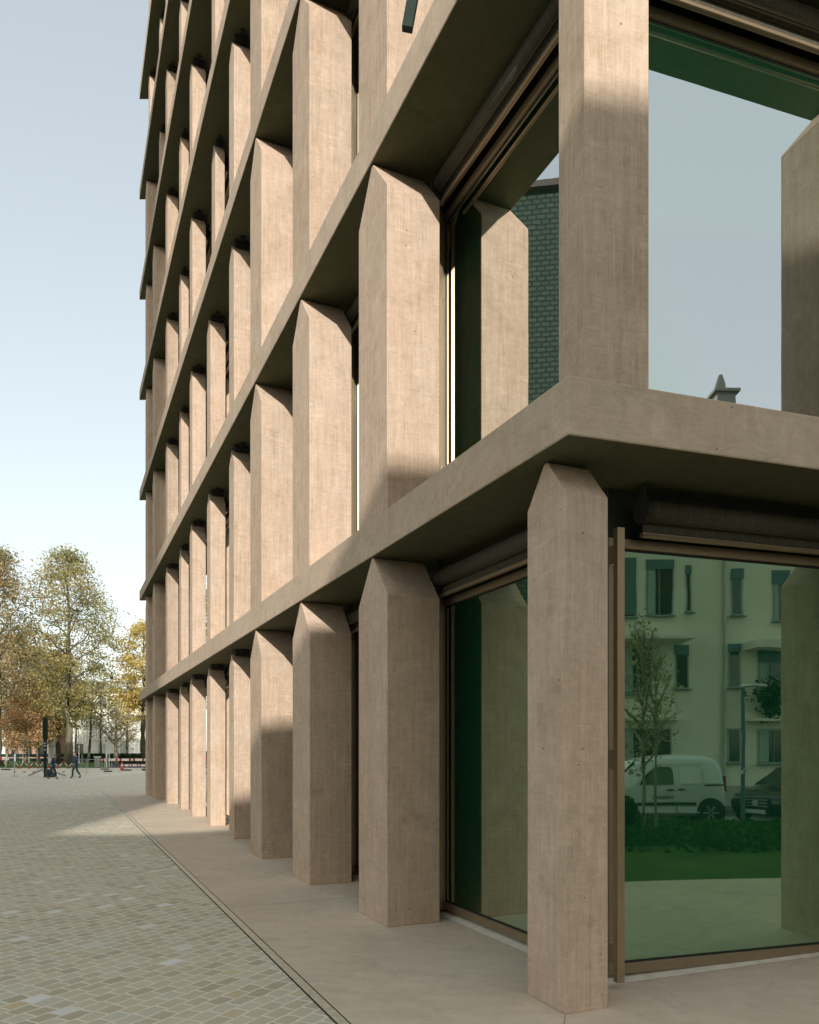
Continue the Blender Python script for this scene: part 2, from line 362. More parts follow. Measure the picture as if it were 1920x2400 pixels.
# ------------------------------------------------------------------ the concrete building
BO = Vector((C.x, C.y, 0))
bld = empty('concrete_building', BO)
tag(bld, 'tall brown concrete office building with gabled pillars, thin floor slabs and green glass', 'building')
def rel(p, z=None):
    p = Vector(p); return Vector((p.x - BO.x, p.y - BO.y, p.z if z is None else z))
E = onq(3.192, 31.37)
Dn = C + ER * 12.6
slab_poly = [C, Dn, Vector((Dn.x, 31.37, 0)), E]
slabs = []
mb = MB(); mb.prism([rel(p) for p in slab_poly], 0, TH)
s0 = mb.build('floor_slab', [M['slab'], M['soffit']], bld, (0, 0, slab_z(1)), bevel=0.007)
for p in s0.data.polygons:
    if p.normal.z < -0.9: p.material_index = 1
def slab_joints(par):
    for d, o_, q_ in ((ER, NR, 5.2), (A, N, 5.2), (A, N, 13.1)):
        c_ = rel(C + d*q_ + o_*0.0009, TH/2)
        MB().obox(c_, d*0.0022, o_*0.0012, (0, 0, TH/2-0.012)).build('joint', M['stain'], par)
slab_joints(s0)
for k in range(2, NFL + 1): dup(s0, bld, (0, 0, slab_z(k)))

def pillar_mesh(w, d, h, gap):
    """gabled pillar; local x along the facade, +y outward (front face at y=0), ridge runs inward"""
    hw = w / 2; rise = hw * 1.12; top = h - gap; zs = top - rise; e = 0.018
    prof = [(-hw, 0), (hw, 0), (hw, zs), (e, top), (-e, top), (-hw, zs)]
    vs = [(x, 0, z) for x, z in prof] + [(x, -d, z) for x, z in prof]
    n = 6
    fs = [tuple(range(n)), tuple(range(2*n-1, n-1, -1))] + [(i, i+n, (i+1) % n+n, (i+1) % n) for i in range(n)]
    b = MB().add(vs, fs)
    return b
TYPES = {'A': (0.80, 0.58), 'B': (0.48, 0.343), 'C': (0.46, 0.215)}
HG = Z1; HU = FF - TH
PM = {}
def pillar(tp, k, front_near, ang, along):
    """front_near: the front corner nearer the building's corner"""
    w, d = TYPES[tp]; h = HG if k == 1 else HU
    gap = 0.004 if tp == 'A' else 0.085
    if k == 1 and along == 'corner': gap = 0.012
    key = (tp, k == 1, gap)
    if key not in PM:
        PM[key] = pillar_mesh(w, d, h, gap).build('pillar', M['concrete'], bld, bevel=0.006); o = PM[key]
    else: o = dup(PM[key], bld)
    dirv = Vector((math.cos(ang), math.sin(ang), 0))
    o.location = rel(front_near + dirv * w / 2 if along != 'R' else front_near - dirv * w / 2, base_z(k) - 0.002 if k > 1 else 0.0)
    o.rotation_euler = (0, 0, ang)
    if gap > 0.05:
        kk = ('neck', w, d)
        if kk not in PM:
            nb = MB(); nb.box(-w*0.30, w*0.30, -d*0.95, -0.05, -0.03, gap); nb.box(-w*0.62, w*0.62, -d*0.6, -d*0.35, gap*0.45, gap-0.004)
            PM[kk] = nb.build('neck', M['neck'], o, (0, 0, h - gap))
        else: dup(PM[kk], o, (0, 0, h - gap))
    return o
colY = {2: (3.22, 7.645), 3: (3.22, 10.03), 4: (3.22, 12.43), 5: (3.40, 15.2), 6: (3.45, 17.84), 7: (3.45, 20.28), 8: (3.54, 22.73),
        9: (3.455, 25.07), 10: (3.36, 27.6), 11: (3.36, 29.95)}
def ctype(i, k):
    if i in (2, 3, 4): return 'A'
    if i in (5, 7, 9): return 'B'
    if i == 6: return 'B' if k <= 3 else 'C'
    if i == 8: return 'C'
    if i == 10: return 'A' if k <= 5 else 'C'
    return 'A' if k <= 6 else 'B'
QF = {'A': None, 'B': 3.452, 'C': 3.56}
for i, (q, y) in colY.items():
    vis = int((0.967 * y + 1.75) / FF) + 2
    for k in range(1, min(NFL, vis) + 1):
        tp = ctype(i, k); qq = q
        if i == 6 and tp == 'C': qq = 3.56
        if i == 10 and tp == 'C': qq = 3.56
        if i == 11 and tp == 'B': qq = 3.45
        pillar(tp, k, onq(qq, y), ANG_L, 'L')
# corner pillars: the ground one follows the long facade, the upper ones the short facade
pillar('B', 1, Vector((1.029, 5.120, 0)), R(112.6), 'corner')
for k in (2, 3, 4): pillar('B', k, Vector((1.120, 4.957, 0)), ANG_R, 'R')
for j in range(3):
    p = Vector((3.964, 5.863, 0)) + ER * (2.74 * j)
    for k in (1, 2, 3): pillar('A', k, p, ANG_R, 'R')

# windows: local x along the facade (width W), +y outward, glass at y=0
GC = Vector((1.4825, 5.861, 0)); W = 2.74
def window_unit(k, sill0=0.053, dz=0.0):
    h = HG if k == 1 else HU
    hb, ht = (h - 0.459, h - 0.387) if k == 1 else (h - 0.41, h - 0.335)
    r0, r1 = (sill0, sill0 + 0.078) if k == 1 else (0.0, 0.07)
    x0, x1 = -W/2 + 0.002, W/2 - 0.002; j = 0.075
    fr = MB()
    fr.box(x0, x1, -0.07, 0.035, r0, r1); fr.box(x0, x1, -0.07, 0.035, hb, ht)
    fr.box(x0, x0 + j, -0.07, 0.035, r1, hb); fr.box(x1 - j, x1, -0.07, 0.035, r1, hb)
    fr.box(x0, x1, -0.09, -0.02, ht, h - 0.002, 1)
    g = 0.014
    gk = MB()
    gk.box(x0+j, x1-j, -0.03, 0.006, r1, r1+g); gk.box(x0+j, x1-j, -0.03, 0.006, hb-g, hb)
    gk.box(x0+j, x0+j+g, -0.03, 0.006, r1+g, hb-g); gk.box(x1-j-g, x1-j, -0.03, 0.006, r1+g, hb-g)
    pane = MB(); pane.quad((x0+j+g, 0, hb-g), (x1-j-g, 0, hb-g), (x1-j-g, 0, r1+g), (x0+j+g, 0, r1+g))
    return fr, gk, pane, h
def blind_unit(k):
    h = HG if k == 1 else HU
    zc = h - 0.205 if k == 1 else h - 0.165; y = 0.155; x0, x1 = -W/2 + 0.24, W/2 - 0.24
    roller = MB().tube([(x0, y, zc), (x1, y, zc)], 0.083, 20)
    caps = MB(); caps.tube([(x0-0.035, y, zc), (x0-0.004, y, zc)], 0.10, 20); caps.box(x0-0.03, x0-0.008, y-0.03, y+0.03, zc, h-0.003)
    cap2 = MB(); cap2.tube([(x1+0.004, y, zc), (x1+0.035, y, zc)], 0.10, 20); cap2.box(x1+0.008, x1+0.03, y-0.03, y+0.03, zc, h-0.003)
    zb = h - 0.395 if k == 1 else h - 0.36
    bar = MB(); bar.box(x0-0.02, x1+0.02, y-0.04, y+0.0, zb, zb+0.030); bar.tube([(x0-0.02, y-0.01, zb+0.012), (x1+0.02, y-0.01, zb+0.012)], 0.017, 8)
    hang = MB(); hang.box(x0, x1, y-0.038, y-0.030, zb+0.032, zc-0.05)
    return roller, caps, bar, hang, cap2
def rail_unit(k, side, zb=0.055, xoff=None, y0=0.048):
    h = HG if k == 1 else HU
    x = side * (W/2 - 0.085) if xoff is None else xoff; b = MB()
    top = h - 0.37 if k == 1 else h - 0.32
    hw_ = 0.0215 if xoff is None else 0.031
    b.box(x-hw_, x+hw_, y0, y0+(0.055 if xoff is not None else 0.042), zb if k == 1 else 0.012, top)
    for z in (() if xoff is None else (0.24, 1.68, 3.20) if k == 1 else (0.25, 1.7, 3.2)):
        b.box(x-0.019, x-0.013, 0.036, y0-0.001, z-0.07, z+0.07); xx = -side
        b.box(x-0.013 if xx > 0 else x-0.075, x+0.045 if xx > 0 else x-0.02, 0.036, 0.043, z-0.07, z+0.07)
        for zz in (z-0.04, z+0.04): b.obox((x+0.012*xx+(0.02 if xx > 0 else -0.02), 0.046, zz), (0.005,0,0), (0,0.003,0), (0,0,0.005), 1)
    return b
WU = {}
def place_window(k, pos, ang, full=True, sill=None, corner=False):
    z = base_z(k); loc = rel(pos, z); g = (k == 1, sill)
    if g not in WU:
        fr, gk, pane, h = window_unit(k, 0.053 if sill is None else sill)
        w = fr.build('window', [M['frame'], M['neck']], bld, bevel=0.003)
        ga = gk.build('gasket', M['gasket'], w); pa = pane.build('pane', M['glass_low'] if k == 1 else M['glass'], w, fix=False)
        ro, ca, ba, ha, ca2 = blind_unit(k)
        r = ro.build('roller_blind', M['blind'], bld, smooth=True)
        r.data.polygons.foreach_set('use_smooth', [True]*len(r.data.polygons))
        c_ = ca.build('end_cap', M['neck'], r); c2_ = ca2.build('end_cap', M['neck'], r); b_ = ba.build('bottom_bar', M['rail'], r); h_ = ha.build('hanging_fabric', M['blind'], r)
        WU[g] = (w, ga, pa, r, c_, b_, h_, c2_)
        w.location = loc; w.rotation_euler = (0, 0, ang); r.location = loc; r.rotation_euler = (0, 0, ang)
        out = (w, r)
    else:
        w, ga, pa, r, c_, b_, h_, c2_ = WU[g]
        w2 = dup(w, bld, loc, ang); dup(ga, w2); dup(pa, w2)
        r2 = dup(r, bld, loc, ang); dup(c_, r2); dup(b_, r2); dup(h_, r2); dup(c2_, r2)
        out = (w2, r2)
    if full:
        for sd in (-1, 1):
            cr = corner and sd == 1
            key = ('rail', k == 1, sd, cr)
            if key not in WU: WU[key] = (rail_unit(k, sd, 0.06, W/2 + 0.022, 0.185) if cr else rail_unit(k, sd)).build('guide_rail', [M['rail'], M['screw']], out[1], bevel=0.002)
            else: dup(WU[key], out[1])
    return out
for i in range(10):
    cpos = GC + A * (W * i + W / 2)
    y = cpos.y - 1.2
    vis = int((0.967 * max(y, 4) + 1.75) / FF) + 2
    for k in range(1, min(NFL, vis) + 1): place_window(k, cpos, ANG_L, k <= 4)
for j in range(4):
    cpos = GC + ER * (W * j + W / 2)
    for k in (1, 2, 3): place_window(k, cpos, ANG_R, True, None, j == 0)

inner = MB()
inner.prism([rel(p) for p in (Vector((4.2,12,0)), Vector((11.9,14.4,0)), Vector((11.9,29.6,0)), Vector((-3.6,29.6,0)))], 0.01, slab_z(NFL)+TH)
inner.build('core_wall', M['core'], bld)
ew = MB(); xe = 4.12 - 0.45*33.0
GE = GC + A * (W * 10)
ew.prism([rel(p) for p in (GE, GE + Vector((0.1,0.25,0)), Vector((12.3, GE.y+0.25, 0)), Vector((12.3, GE.y, 0)))], 0.01, slab_z(NFL))
ew.build('end_wall', M['concrete'], bld)
rw = MB(); GR = GC + ER * (W * 4)
rw.prism([rel(p) for p in (GR, Vector((12.6, GR.y+0.2, 0)), Vector((12.6, GE.y, 0)), Vector((12.32, GE.y, 0)), Vector((12.32, GR.y+0.5, 0)))], 0.01, slab_z(NFL))
rw.build('rear_wall', M['concrete'], bld)
rl = empty('ring_lamp', (2.75, 9.6, 2.55)); tag(rl, 'round ring lamp hanging inside behind the right ground floor window', 'lamp')
b = MB(); n = 28
for i in range(n):
    t0, t1 = 2*math.pi*i/n, 2*math.pi*(i+1)/n
    b.tube([(0.26*math.cos(t0), 0.09*math.sin(t0), 0.24*math.sin(t0)), (0.26*math.cos(t1), 0.09*math.sin(t1), 0.24*math.sin(t1))], 0.03, 6)
b.build('ring', M['neck'], rl)
MB().tube([(0, 0.09, 0.24), (0, 0.09, 1.18)], 0.006, 6).build('cord', M['neck'], rl)

# bar hanging in front of the upper storey
bar = empty('floodlight', Vector((-0.015, 7.0, 8.33))); tag(bar, 'dark tilted floodlight bar in front of the upper long facade, at the top edge', 'floodlight')
b = MB(); b.obox((0.055, 0.02, 0.28), (0.047,0,-0.010), (0,0.035,0), (0.062,0.0,0.34)); b.build('housing', M['blackmetal'], bar, bevel=0.004)
b = MB(); b.tube([(0.12, 0.02, 0.55), (0.6, 0.45, 0.75)], 0.015, 8); b.build('arm', M['blackmetal'], bar)

# ------------------------------------------------------------------ ground
def struct(o): o['kind'] = 'structure'; return o
g = MB(); g.quad((-900,-900,-0.17),(900,-900,-0.17),(900,900,-0.17),(-900,900,-0.17)); struct(g.build('ground', M['asphalt']))
kerbL = lambda y: 1.77 - 0.45*y
pl = MB()
poly = [(kerbL(-14), -14), (kerbL(32.3), 32.3), (8, 33.4), (8, 76), (-70, 76), (-70, -14)]
pl.add([(x, y, -0.004) for x, y in poly] + [(x, y, -0.17) for x, y in poly], [tuple(range(6))] + [(i, (i+1) % 6, 6+(i+1) % 6, 6+i) for i in range(6)])
struct(pl.build('plaza', M['cobble'], fix=False))
# pavement, rising gently along the short facade
def pz(p):
    return 0.0 + 0.027*max(0.0, min(6.0, (p.x-1.35)))
rowsv = []; pv = MB()
q_in = 4.2
near = [(onq(1.86, y)) for y in (-2.2, 0, 2, 4, 5.2, 6.2)]
grid = []
xs = [i*0.5 for i in range(-28, 40)]
ys = [i*0.5 for i in range(-10, 68)]
vid = {}
def inside(x, y):
    if x + 0.45*y < 1.86: return False
    if x*0.584 - y*0.812 > 2.574*0.584 - 1.804*0.812 and True: return False
    return y < 33 and x < 14
# fine triangulated sheet clipped by bmesh
bm = bmesh.new()
bmesh.ops.create_grid(bm, x_segments=60, y_segments=60, size=22)
bmesh.ops.translate(bm, vec=(-2, 14, 0), verts=bm.verts)
def clip(co, no):
    ge = list(bm.verts)+list(bm.edges)+list(bm.faces)
    bmesh.ops.bisect_plane(bm, geom=ge, plane_co=co, plane_no=no, clear_outer=True)
clip(Vector((1.86,0,0)), Vector((-1,-0.45,0)))
clip(Vector((2.574,1.804,0)), Vector((0.584,-0.812,0)))
clip(Vector((0,32.9,0)), Vector((0,1,0)))
clip(Vector((16,0,0)), Vector((1,0,0)))
for v in bm.verts: v.co.z = pz(v.co)
me = bpy.data.meshes.new('pavement'); bm.to_mesh(me); bm.free(); me.materials.append(M['pave']); me.shade_smooth()
struct(put('pavement', me))
# kerb channel: slot, strip, slot
def strip(name, q0, q1, z, mat, y0=-2.5, y1=32.9):
    b = MB(); b.add([(q0-0.45*y0, y0, z), (q1-0.45*y0, y0, z), (q1-0.45*y1, y1, z), (q0-0.45*y1, y1, z)], [(0,1,2,3)])
    return struct(b.build(name, mat, fix=False))
strip('drain_slot', 1.760, 1.853, -0.0005, M['slot'])
strip('kerb_strip', 1.771, 1.845, 0.004, M['curb'])
def pjoint(p, q, w=0.004):
    d = (q-p).normalized(); o_ = Vector((-d.y, d.x, 0))*w; n_ = 12; vs = []
    for i in range(n_+1):
        c_ = p.lerp(q, i/n_); vs += [(c_.x+o_.x, c_.y+o_.y, pz(c_)+0.003), (c_.x-o_.x, c_.y-o_.y, pz(c_)+0.003)]
    struct(MB().add(vs, [(2*i, 2*i+2, 2*i+3, 2*i+1) for i in range(n_)]).build('pavement_joint', M['jointline'], fix=False))
Fc = Vector((1.029, 5.120, 0))
pjoint(Fc, Fc + Vector((-0.25, -1.0, 0))*3.2)
for y_ in (8.6, 14.2, 21.4, 27.0):
    a_ = Vector((1.87-0.45*y_, y_, 0)); pjoint(a_, a_ - N*1.9)
# white fleece under the windows
def fleece(p0, dr, out, ln):
    b = MB(); n = 14; vs = []
    for i in range(n+1):
        s = ln*i/n; jit = 0.006*math.sin(i*2.3)+0.004*math.sin(i*5.1)
        a = p0 + dr*s + out*(0.10+jit); c = p0 + dr*s - out*0.06
        h = 0.012+0.004*math.sin(i*1.7)
        m_ = p0 + dr*s + out*(0.05)
        vs += [(a.x,a.y,pz(a)+0.003), (m_.x,m_.y,pz(m_)+h), (c.x,c.y,pz(c)+0.045)]
    fs = []
    for i in range(n):
        for j in range(2): fs.append((3*i+j, 3*i+3+j, 3*i+4+j, 3*i+1+j))
    b.add(vs, fs); o = b.build('fleece_strip', M['fleece'], smooth=True); return o
o = fleece(GC + A*0.1, A, N, 27); tag(o, 'white fleece strip on the pavement under the long row of windows', 'strip', 'fleece strips under the windows')
o = fleece(GC + ER*0.02 - ER*0.12, ER, NR, 10.8); tag(o, 'white fleece strip on the pavement under the right ground floor window', 'strip', 'fleece strips under the windows')

# lawn, planting bed, street behind the camera (seen mirrored in the short facade)
def sheet(name, d0, d1, x0, x1, z, mat, zb=None):
    b = MB(); P = [vr(x0, d0), vr(x1, d0), vr(x1, d1), vr(x0, d1)]
    if zb is None: b.add([(p.x, p.y, z) for p in P], [(0,1,2,3)])
    else: b.prism(P, zb, z)
    return b.build(name, mat, fix=zb is not None)
lawn = sheet('lawn', 9.79, 13.0, -14, 30, 0.012, M['grass'], -0.17); struct(lawn)
bed = sheet('planting_bed', 13.02, 18.45, -14, 30, 0.008, M['grass'], -0.17); struct(bed)
struct(sheet('kerb', 18.47, 18.62, -20, 34, -0.03, M['kerb'], -0.17))
struct(sheet('sidewalk', 24.5, 27.9, -24, 40, -0.02, M['kerb'], -0.17))
# tall planting in the bed
def leaf_cloud(name, mat, pts, size, seed, parent=None, loc=(0,0,0), up=0.0):
    rs = np.random.RandomState(seed); n = len(pts); pts = np.asarray(pts, float)
    nrm = rs.normal(size=(n,3)); nrm[:,2] += up; nrm /= np.linalg.norm(nrm, axis=1)[:,None]
    ref = rs.normal(size=(n,3)); u = np.cross(nrm, ref); u /= np.linalg.norm(u, axis=1)[:,None]; w = np.cross(nrm, u)
    s = size*(0.6+0.8*rs.rand(n))[:,None]; l = s*(0.9+0.6*rs.rand(n))[:,None]
    V = np.stack([pts-u*s*0.5, pts+w*l*0.6, pts+u*s*0.5, pts-w*l*0.6], 1).reshape(-1,3)
    me = bpy.data.meshes.new(name)
    me.vertices.add(4*n); me.vertices.foreach_set('co', V.ravel())
    me.loops.add(4*n); me.loops.foreach_set('vertex_index', np.arange(4*n))
    me.polygons.add(n); me.polygons.foreach_set('loop_start', np.arange(0,4*n,4)); me.polygons.foreach_set('loop_total', np.full(n,4))
    me.update(calc_edges=True); me.materials.append(mat)
    return put(name, me, parent, loc)
rs = np.random.RandomState(3); pts = []
for _ in range(9000):
    xv = rs.uniform(-3, 22); d = rs.uniform(13.1, 18.3); p = vr(xv, d)
    hh = 0.14+0.10*math.sin(xv*1.1+d)*math.sin(d*1.7)+0.14*(d < 15)*abs(math.sin(xv*0.9)); pts.append((p.x, p.y, rs.uniform(0, max(0.12, hh))))
o = leaf_cloud('ground_cover', M['leaf_fresh'], pts, 0.11, 5); tag(o, 'leafy green ground cover in the planting bed across the path', 'ground cover', kind='stuff')
def bush(xv, d, r, h, label, mat, seed):
    p = vr(xv, d); e = empty('shrub', (p.x, p.y, 0)); tag(e, label, 'shrub', 'shrubs in the planting bed')
    r_ = np.random.RandomState(seed); q = r_.normal(size=(1300,3)); q /= np.linalg.norm(q, axis=1)[:,None]; q *= (r_.rand(1300)**0.4)[:,None]
    q[:,0:2] *= r; q[:,2] = (q[:,2]*0.5+0.55)*h
    leaf_cloud('foliage', mat, q, 0.09, seed, e)
    b = MB()
    for k in range(5): b.tube([(0,0,0),(r*0.5*math.cos(k*1.3), r*0.5*math.sin(k*1.3), h*0.7)], [0.02,0.006], 5)
    b.build('stem', M['barkdark'], e)
bush(8.6, 15.0, 0.55, 1.0, 'dark bushy shrub in the planting bed in front of the black car', M['leaf_hedge'], 4)
bush(4.6, 17.2, 0.5, 0.75, 'green shrub in the planting bed in front of the white van', M['leaf_fresh'], 6)
bush(10.9, 17.0, 0.5, 0.9, 'yellowish shrub in the planting bed at its right end in the window', M['leaf_green'], 8)

# ------------------------------------------------------------------ buildings across the street
def win(parent, b_pos, ux, w, h, shade, mat_glass=None):
    """window on a wall: pos = lower left, ux = along the wall, outward = uy"""
    pass
apt = empty('apartment_building', vr(9, 28.0)); tag(apt, 'white rendered apartment building with green shutters mirrored in the right ground floor glass', 'building')
AO = vr(9, 28.0)
# local frame: x along SDIR, outward (towards our building) = +y rotated
apt.rotation_euler = (0, 0, STREET_ANG)
def ax(xv): return xv - 9.0
b = MB(); b.box(ax(6.0), ax(34), -11, 0, -0.1, 12.6); b.build('wall', M['render'], apt)
b = MB(); b.box(ax(5.8), ax(34.2), -11.2, 0.35, 12.6, 12.85); b.add([(ax(5.8),-11.2,12.85),(ax(34.2),-11.2,12.85),(ax(34.2),0.35,12.85),(ax(5.8),0.35,12.85),(ax(8),-6,14.1),(ax(32),-6,14.1)],[(0,1,5,4),(2,3,4,5),(1,2,5),(3,0,4)])
rf = b.build('roof', M['roof'], apt)
b = MB(); cx = ax(12.1); b.box(cx-0.36, cx+0.36, -2.2, -1.6, 12.9, 15.42); b.box(cx-0.50, cx+0.50, -2.35, -1.45, 15.42, 15.53)
b.tube([(cx-0.12,-1.9,15.53),(cx-0.12,-1.9,15.85),(cx-0.12,-1.9,16.2)], [0.21,0.19,0.07], 12); b.build('chimney', M['towerwall'], rf)
# tall neighbours that shade the corner
def px2xv(x, d=28.0): return (x-960)*d/1818.0
def py2z(y, d=28.0): return EYE + (HY-y)*d/1818.0
wl = [  # x0 x1 ytop ybot shutter fraction, kind
 (1452,1490,1308,1448,0.95), (1514,1580,1312,1443,0.17), (1608,1623,1325,1436,0.18), (1713,1742,1334,1442,0.22), (1811,1850,1337,1456,0.25),
 (1455,1530,1512,1625,0.0), (1583,1615,1512,1613,0.22), (1708,1737,1510,1612,0.18), (1776,1835,1525,1625,0.28),
 (1440,1575,1707,1796,0.0), (1705,1736,1706,1788,0.0), (1775,1850,1707,1790,0.0)]
for (x0, x1, y0, y1, sh) in wl:
    X0, X1 = ax(px2xv(x0)), ax(px2xv(x1)); Zt, Zb = py2z(y0), py2z(y1)
    b = MB(); f = 0.06
    b.box(X0, X1, -0.25, 0.012, Zt-f, Zt); b.box(X0, X1, -0.25, 0.06, Zb-0.05, Zb+f*0.6); b.box(X0, X0+f, -0.25, 0.012, Zb, Zt); b.box(X1-f, X1, -0.25, 0.012, Zb, Zt)
    if X1-X0 > 0.8: b.box((X0+X1)/2-f*0.6, (X0+X1)/2+f*0.6, -0.2, 0.004, Zb, Zt)
    w = b.build('window', M['winframe'], apt)
    MB().box(X0+f, X1-f, -0.24, 0.004, Zb+0.02, Zt-f*0.9).build('pane', M['darkglass'], w)
    if X1-X0 > 0.6 and sh < 0.9: MB().box(X0+f+0.02, X0+f+0.30*(X1-X0), 0.0045, 0.008, Zb+0.06, Zt-max(sh, 0.03)*(Zt-Zb)).build('curtain', M['winframe'], w)
    MB().box(X0-0.06, X1+0.06, 0.061, 0.14, Zb-0.06, Zb-0.02).build('sill', M['blueshade'], w)
    if sh > 0: MB().box(X0+0.01, X1-0.01, 0.014, 0.05, Zt-sh*(Zt-Zb), Zt-0.002).build('shutter', M['blueshade'], w)
# upper storeys repeat plainly above what the glass shows
for zt in (11.4,):
    for xc in (13, 16.5, 20, 24, 28):
        b = MB(); b.box(ax(xc)-0.5, ax(xc)+0.5, -0.2, 0.012, zt-1.5, zt); w = b.build('window', M['winframe'], apt)
        MB().box(ax(xc)-0.42, ax(xc)+0.42, 0.013, 0.016, zt-1.42, zt-0.08).build('pane', M['darkglass'], w)
for (x0, x1, y0, y1, dep) in ((1440,1604,1498,1506,1.1), (1742,1850,1508,1527,1.1), (1440,1590,1684,1690,0.5), (1745,1850,1684,1690,0.5)):
    MB().box(ax(px2xv(x0)), ax(px2xv(x1)), 0.002, dep, py2z(y1), py2z(y0)).build('balcony_slab', M['render'], apt)
MB().tube([(ax(px2xv(1697)),0.08,-0.1),(ax(px2xv(1697)),0.08,12.5)], 0.045, 8).build('downpipe', M['galv'], apt)
MB().box(ax(6.0), ax(34), 0.002, 0.03, -0.1, 0.45).build('plinth', M['towerwall'], apt)
pb = empty('hanging_plant', AO + SDIR*ax(px2xv(1800)) + Vector((-0.584,0.812,0))*0.3 + Vector((0,0,py2z(1660)))); tag(pb, 'bushy plant hanging below an apartment window on the white facade', 'plant')
r_ = np.random.RandomState(2); q = r_.normal(size=(900,3))*(0.32,0.16,0.32); q[:,2] += 0.3; q[:,0] *= (0.5+0.9*(q[:,2] > 0.2))
leaf_cloud('foliage', M['leaf_hedge'], q, 0.1, 3, pb); MB().box(-0.45,0.45,-0.12,0.12,0.35,0.52).build('planter', M['roof'], pb)

tall = empty('stepped_building', (-2.2, -24.05, 0)); tag(tall, 'tall pale building behind the photographer that shades the corner of the facade', 'building')
b = MB(); P = [(-2.2,-24.05), (-4.5,-24.0), (-4.5,-36), (18,-24), (11.4,-14.27)]
b.prism([(x+2.2, y+24.05) for x, y in P], -0.1, 16.1); b.build('wall', M['render'], tall)
MB().prism([(x+2.2, y+24.05) for x, y in [(-3,-26), (-3.5,-34), (16,-23.5), (10.5,-16.6)]], 16.1, 16.3).build('roof', M['roof'], tall)
for zt in (2.6, 5.6, 8.6, 11.6, 14.6):
    for s in range(5):
        c0 = Vector((0,0,0)) + SDIR*(1.8+3.0*s); o0 = Vector((-0.584,0.812,0))
        b = MB(); b.obox(c0 + o0*0.02 + Vector((0,0,zt-0.75)), SDIR*0.6, o0*0.03, (0,0,0.75)); w = b.build('window', M['winframe'], tall)
        MB().obox(c0 + o0*0.055 + Vector((0,0,zt-0.75)), SDIR*0.5, o0*0.004, (0,0,0.66)).build('pane', M['darkglass'], w)
nb_ = empty('corner_house', (-3.46, -36.6, 0)); tag(nb_, 'grey rendered building behind the photographer at the left, shading the plaza', 'building')
MB().box(-22, 0, -12, 0, -0.1, 34.6).build('wall', M['render'], nb_); MB().box(-22.3, 0.0, -12.3, 0.0, 34.602, 34.9).build('roof', M['roof'], nb_)
for i in range(10):
    for q in range(6): MB().box(-20.0+3.4*q, -18.2+3.4*q, -0.05, 0.02, 1.2+3.1*i, 2.7+3.1*i).build('window', M['darkglass'], nb_)
tower = empty('tower_block', (2.8, -120, 0)); tag(tower, 'tall slender grey tower block far behind the photographer', 'building')
MB().box(-10, 0, -12, 0, -0.1, 86).build('wall', M['towerwall'], tower)
for i in range(25): MB().box(-9.2, -0.8, -0.05, 0.02, 1.2+3.3*i, 2.7+3.3*i).build('window_band', M['darkglass'], tower)
shg = empty('shingled_building', (-24, 23.3, 0), R(-123.7)); tag(shg, 'dark green shingled building across the plaza seen only mirrored in the glass', 'building')
MB().box(-8, 18, -8, 0, -0.1, 28).build('wall', M['shingle'], shg)
MB().box(-8.3, 18.3, -8.3, 0.3, 28, 28.3).build('roof', M['roof'], shg)
for i in range(7):
    for q in (0, 2): MB().box(-6.5+6.2*q, -4.6+6.2*q, 0.003, 0.05, 2.0+3.6*i, 4.1+3.6*i).build('window', M['darkglass'], shg)

# ------------------------------------------------------------------ vehicles in the street
def wheel(parent, x, y, r, side):
    b = MB(); prof = [(0.0, r*0.98), (0.02, r), (0.16, r), (0.18, r*0.97)]
    n = 28
    b.tube([(x, y, r), (x, y+side*0.02, r), (x, y+side*0.17, r), (x, y+side*0.19, r)], [r*0.93, r, r, r*0.93], n)
    w = b.build('wheel', M['tyre'], parent)
    rb = MB(); yo = y+side*0.194
    rb.tube([(x, yo-side*0.003, r), (x, yo+side*0.008, r)], [r*0.66, r*0.62], 24)
    for k in range(6):
        a_ = k*math.pi/3; rb.obox((x+r*0.36*math.cos(a_), yo+side*0.014, r+r*0.36*math.sin(a_)), (r*0.27*math.cos(a_),0,r*0.27*math.sin(a_)), (0,0.008,0), (-r*0.07*math.sin(a_),0,r*0.07*math.cos(a_)), 1)
    rb.build('rim', [M['blackplastic'], M['alloy']], w)
def text_mesh(s, size, name, mat, parent, loc, rot, ext=0.001):
    cu = bpy.data.curves.new(name, 'FONT'); cu.body = s; cu.size = size; cu.extrude = ext; cu.align_x = 'CENTER'; cu.align_y = 'CENTER'
    to = bpy.data.objects.new('tmp', cu); COL.objects.link(to); bpy.context.view_layer.update()
    me = bpy.data.meshes.new_from_object(to.evaluated_get(bpy.context.evaluated_depsgraph_get())); bpy.data.objects.remove(to); bpy.data.curves.remove(cu)
    me.name = name; me.materials.clear(); me.materials.append(mat)
    o = put(name, me, parent, loc); o.rotation_euler = rot; return o
def shell(profile_low, profile_up, hw_low, hw_up, taper=0.86):
    """body from a side outline: list of (x, z) outline pts; half width per height"""
    pass
def loft(stations, name, mat, parent, sub=1):
    """stations: list of cross sections, each list of (x,y,z) half section from bottom centre to top centre (y>=0)"""
    vs = []; fs = []; n = len(stations[0])
    full = []
    for st in stations: full.append([(x, y, z) for x, y, z in st] + [(x, -y, z) for x, y, z in reversed(st)])
    m = len(full[0])
    for st in full: vs += st
    for i in range(len(full)-1):
        for k in range(m):
            a = i*m+k; b_ = i*m+(k+1) % m; fs.append((a, b_, b_+m, a+m))
    fs.append(tuple(range(m))); fs.append(tuple((len(full)-1)*m+k for k in range(m-1, -1, -1)))
    o = MB().add(vs, fs).build(name, mat, parent, smooth=True)
    md = o.modifiers.new('s', 'SUBSURF'); md.levels = sub; md.render_levels = sub
    return o
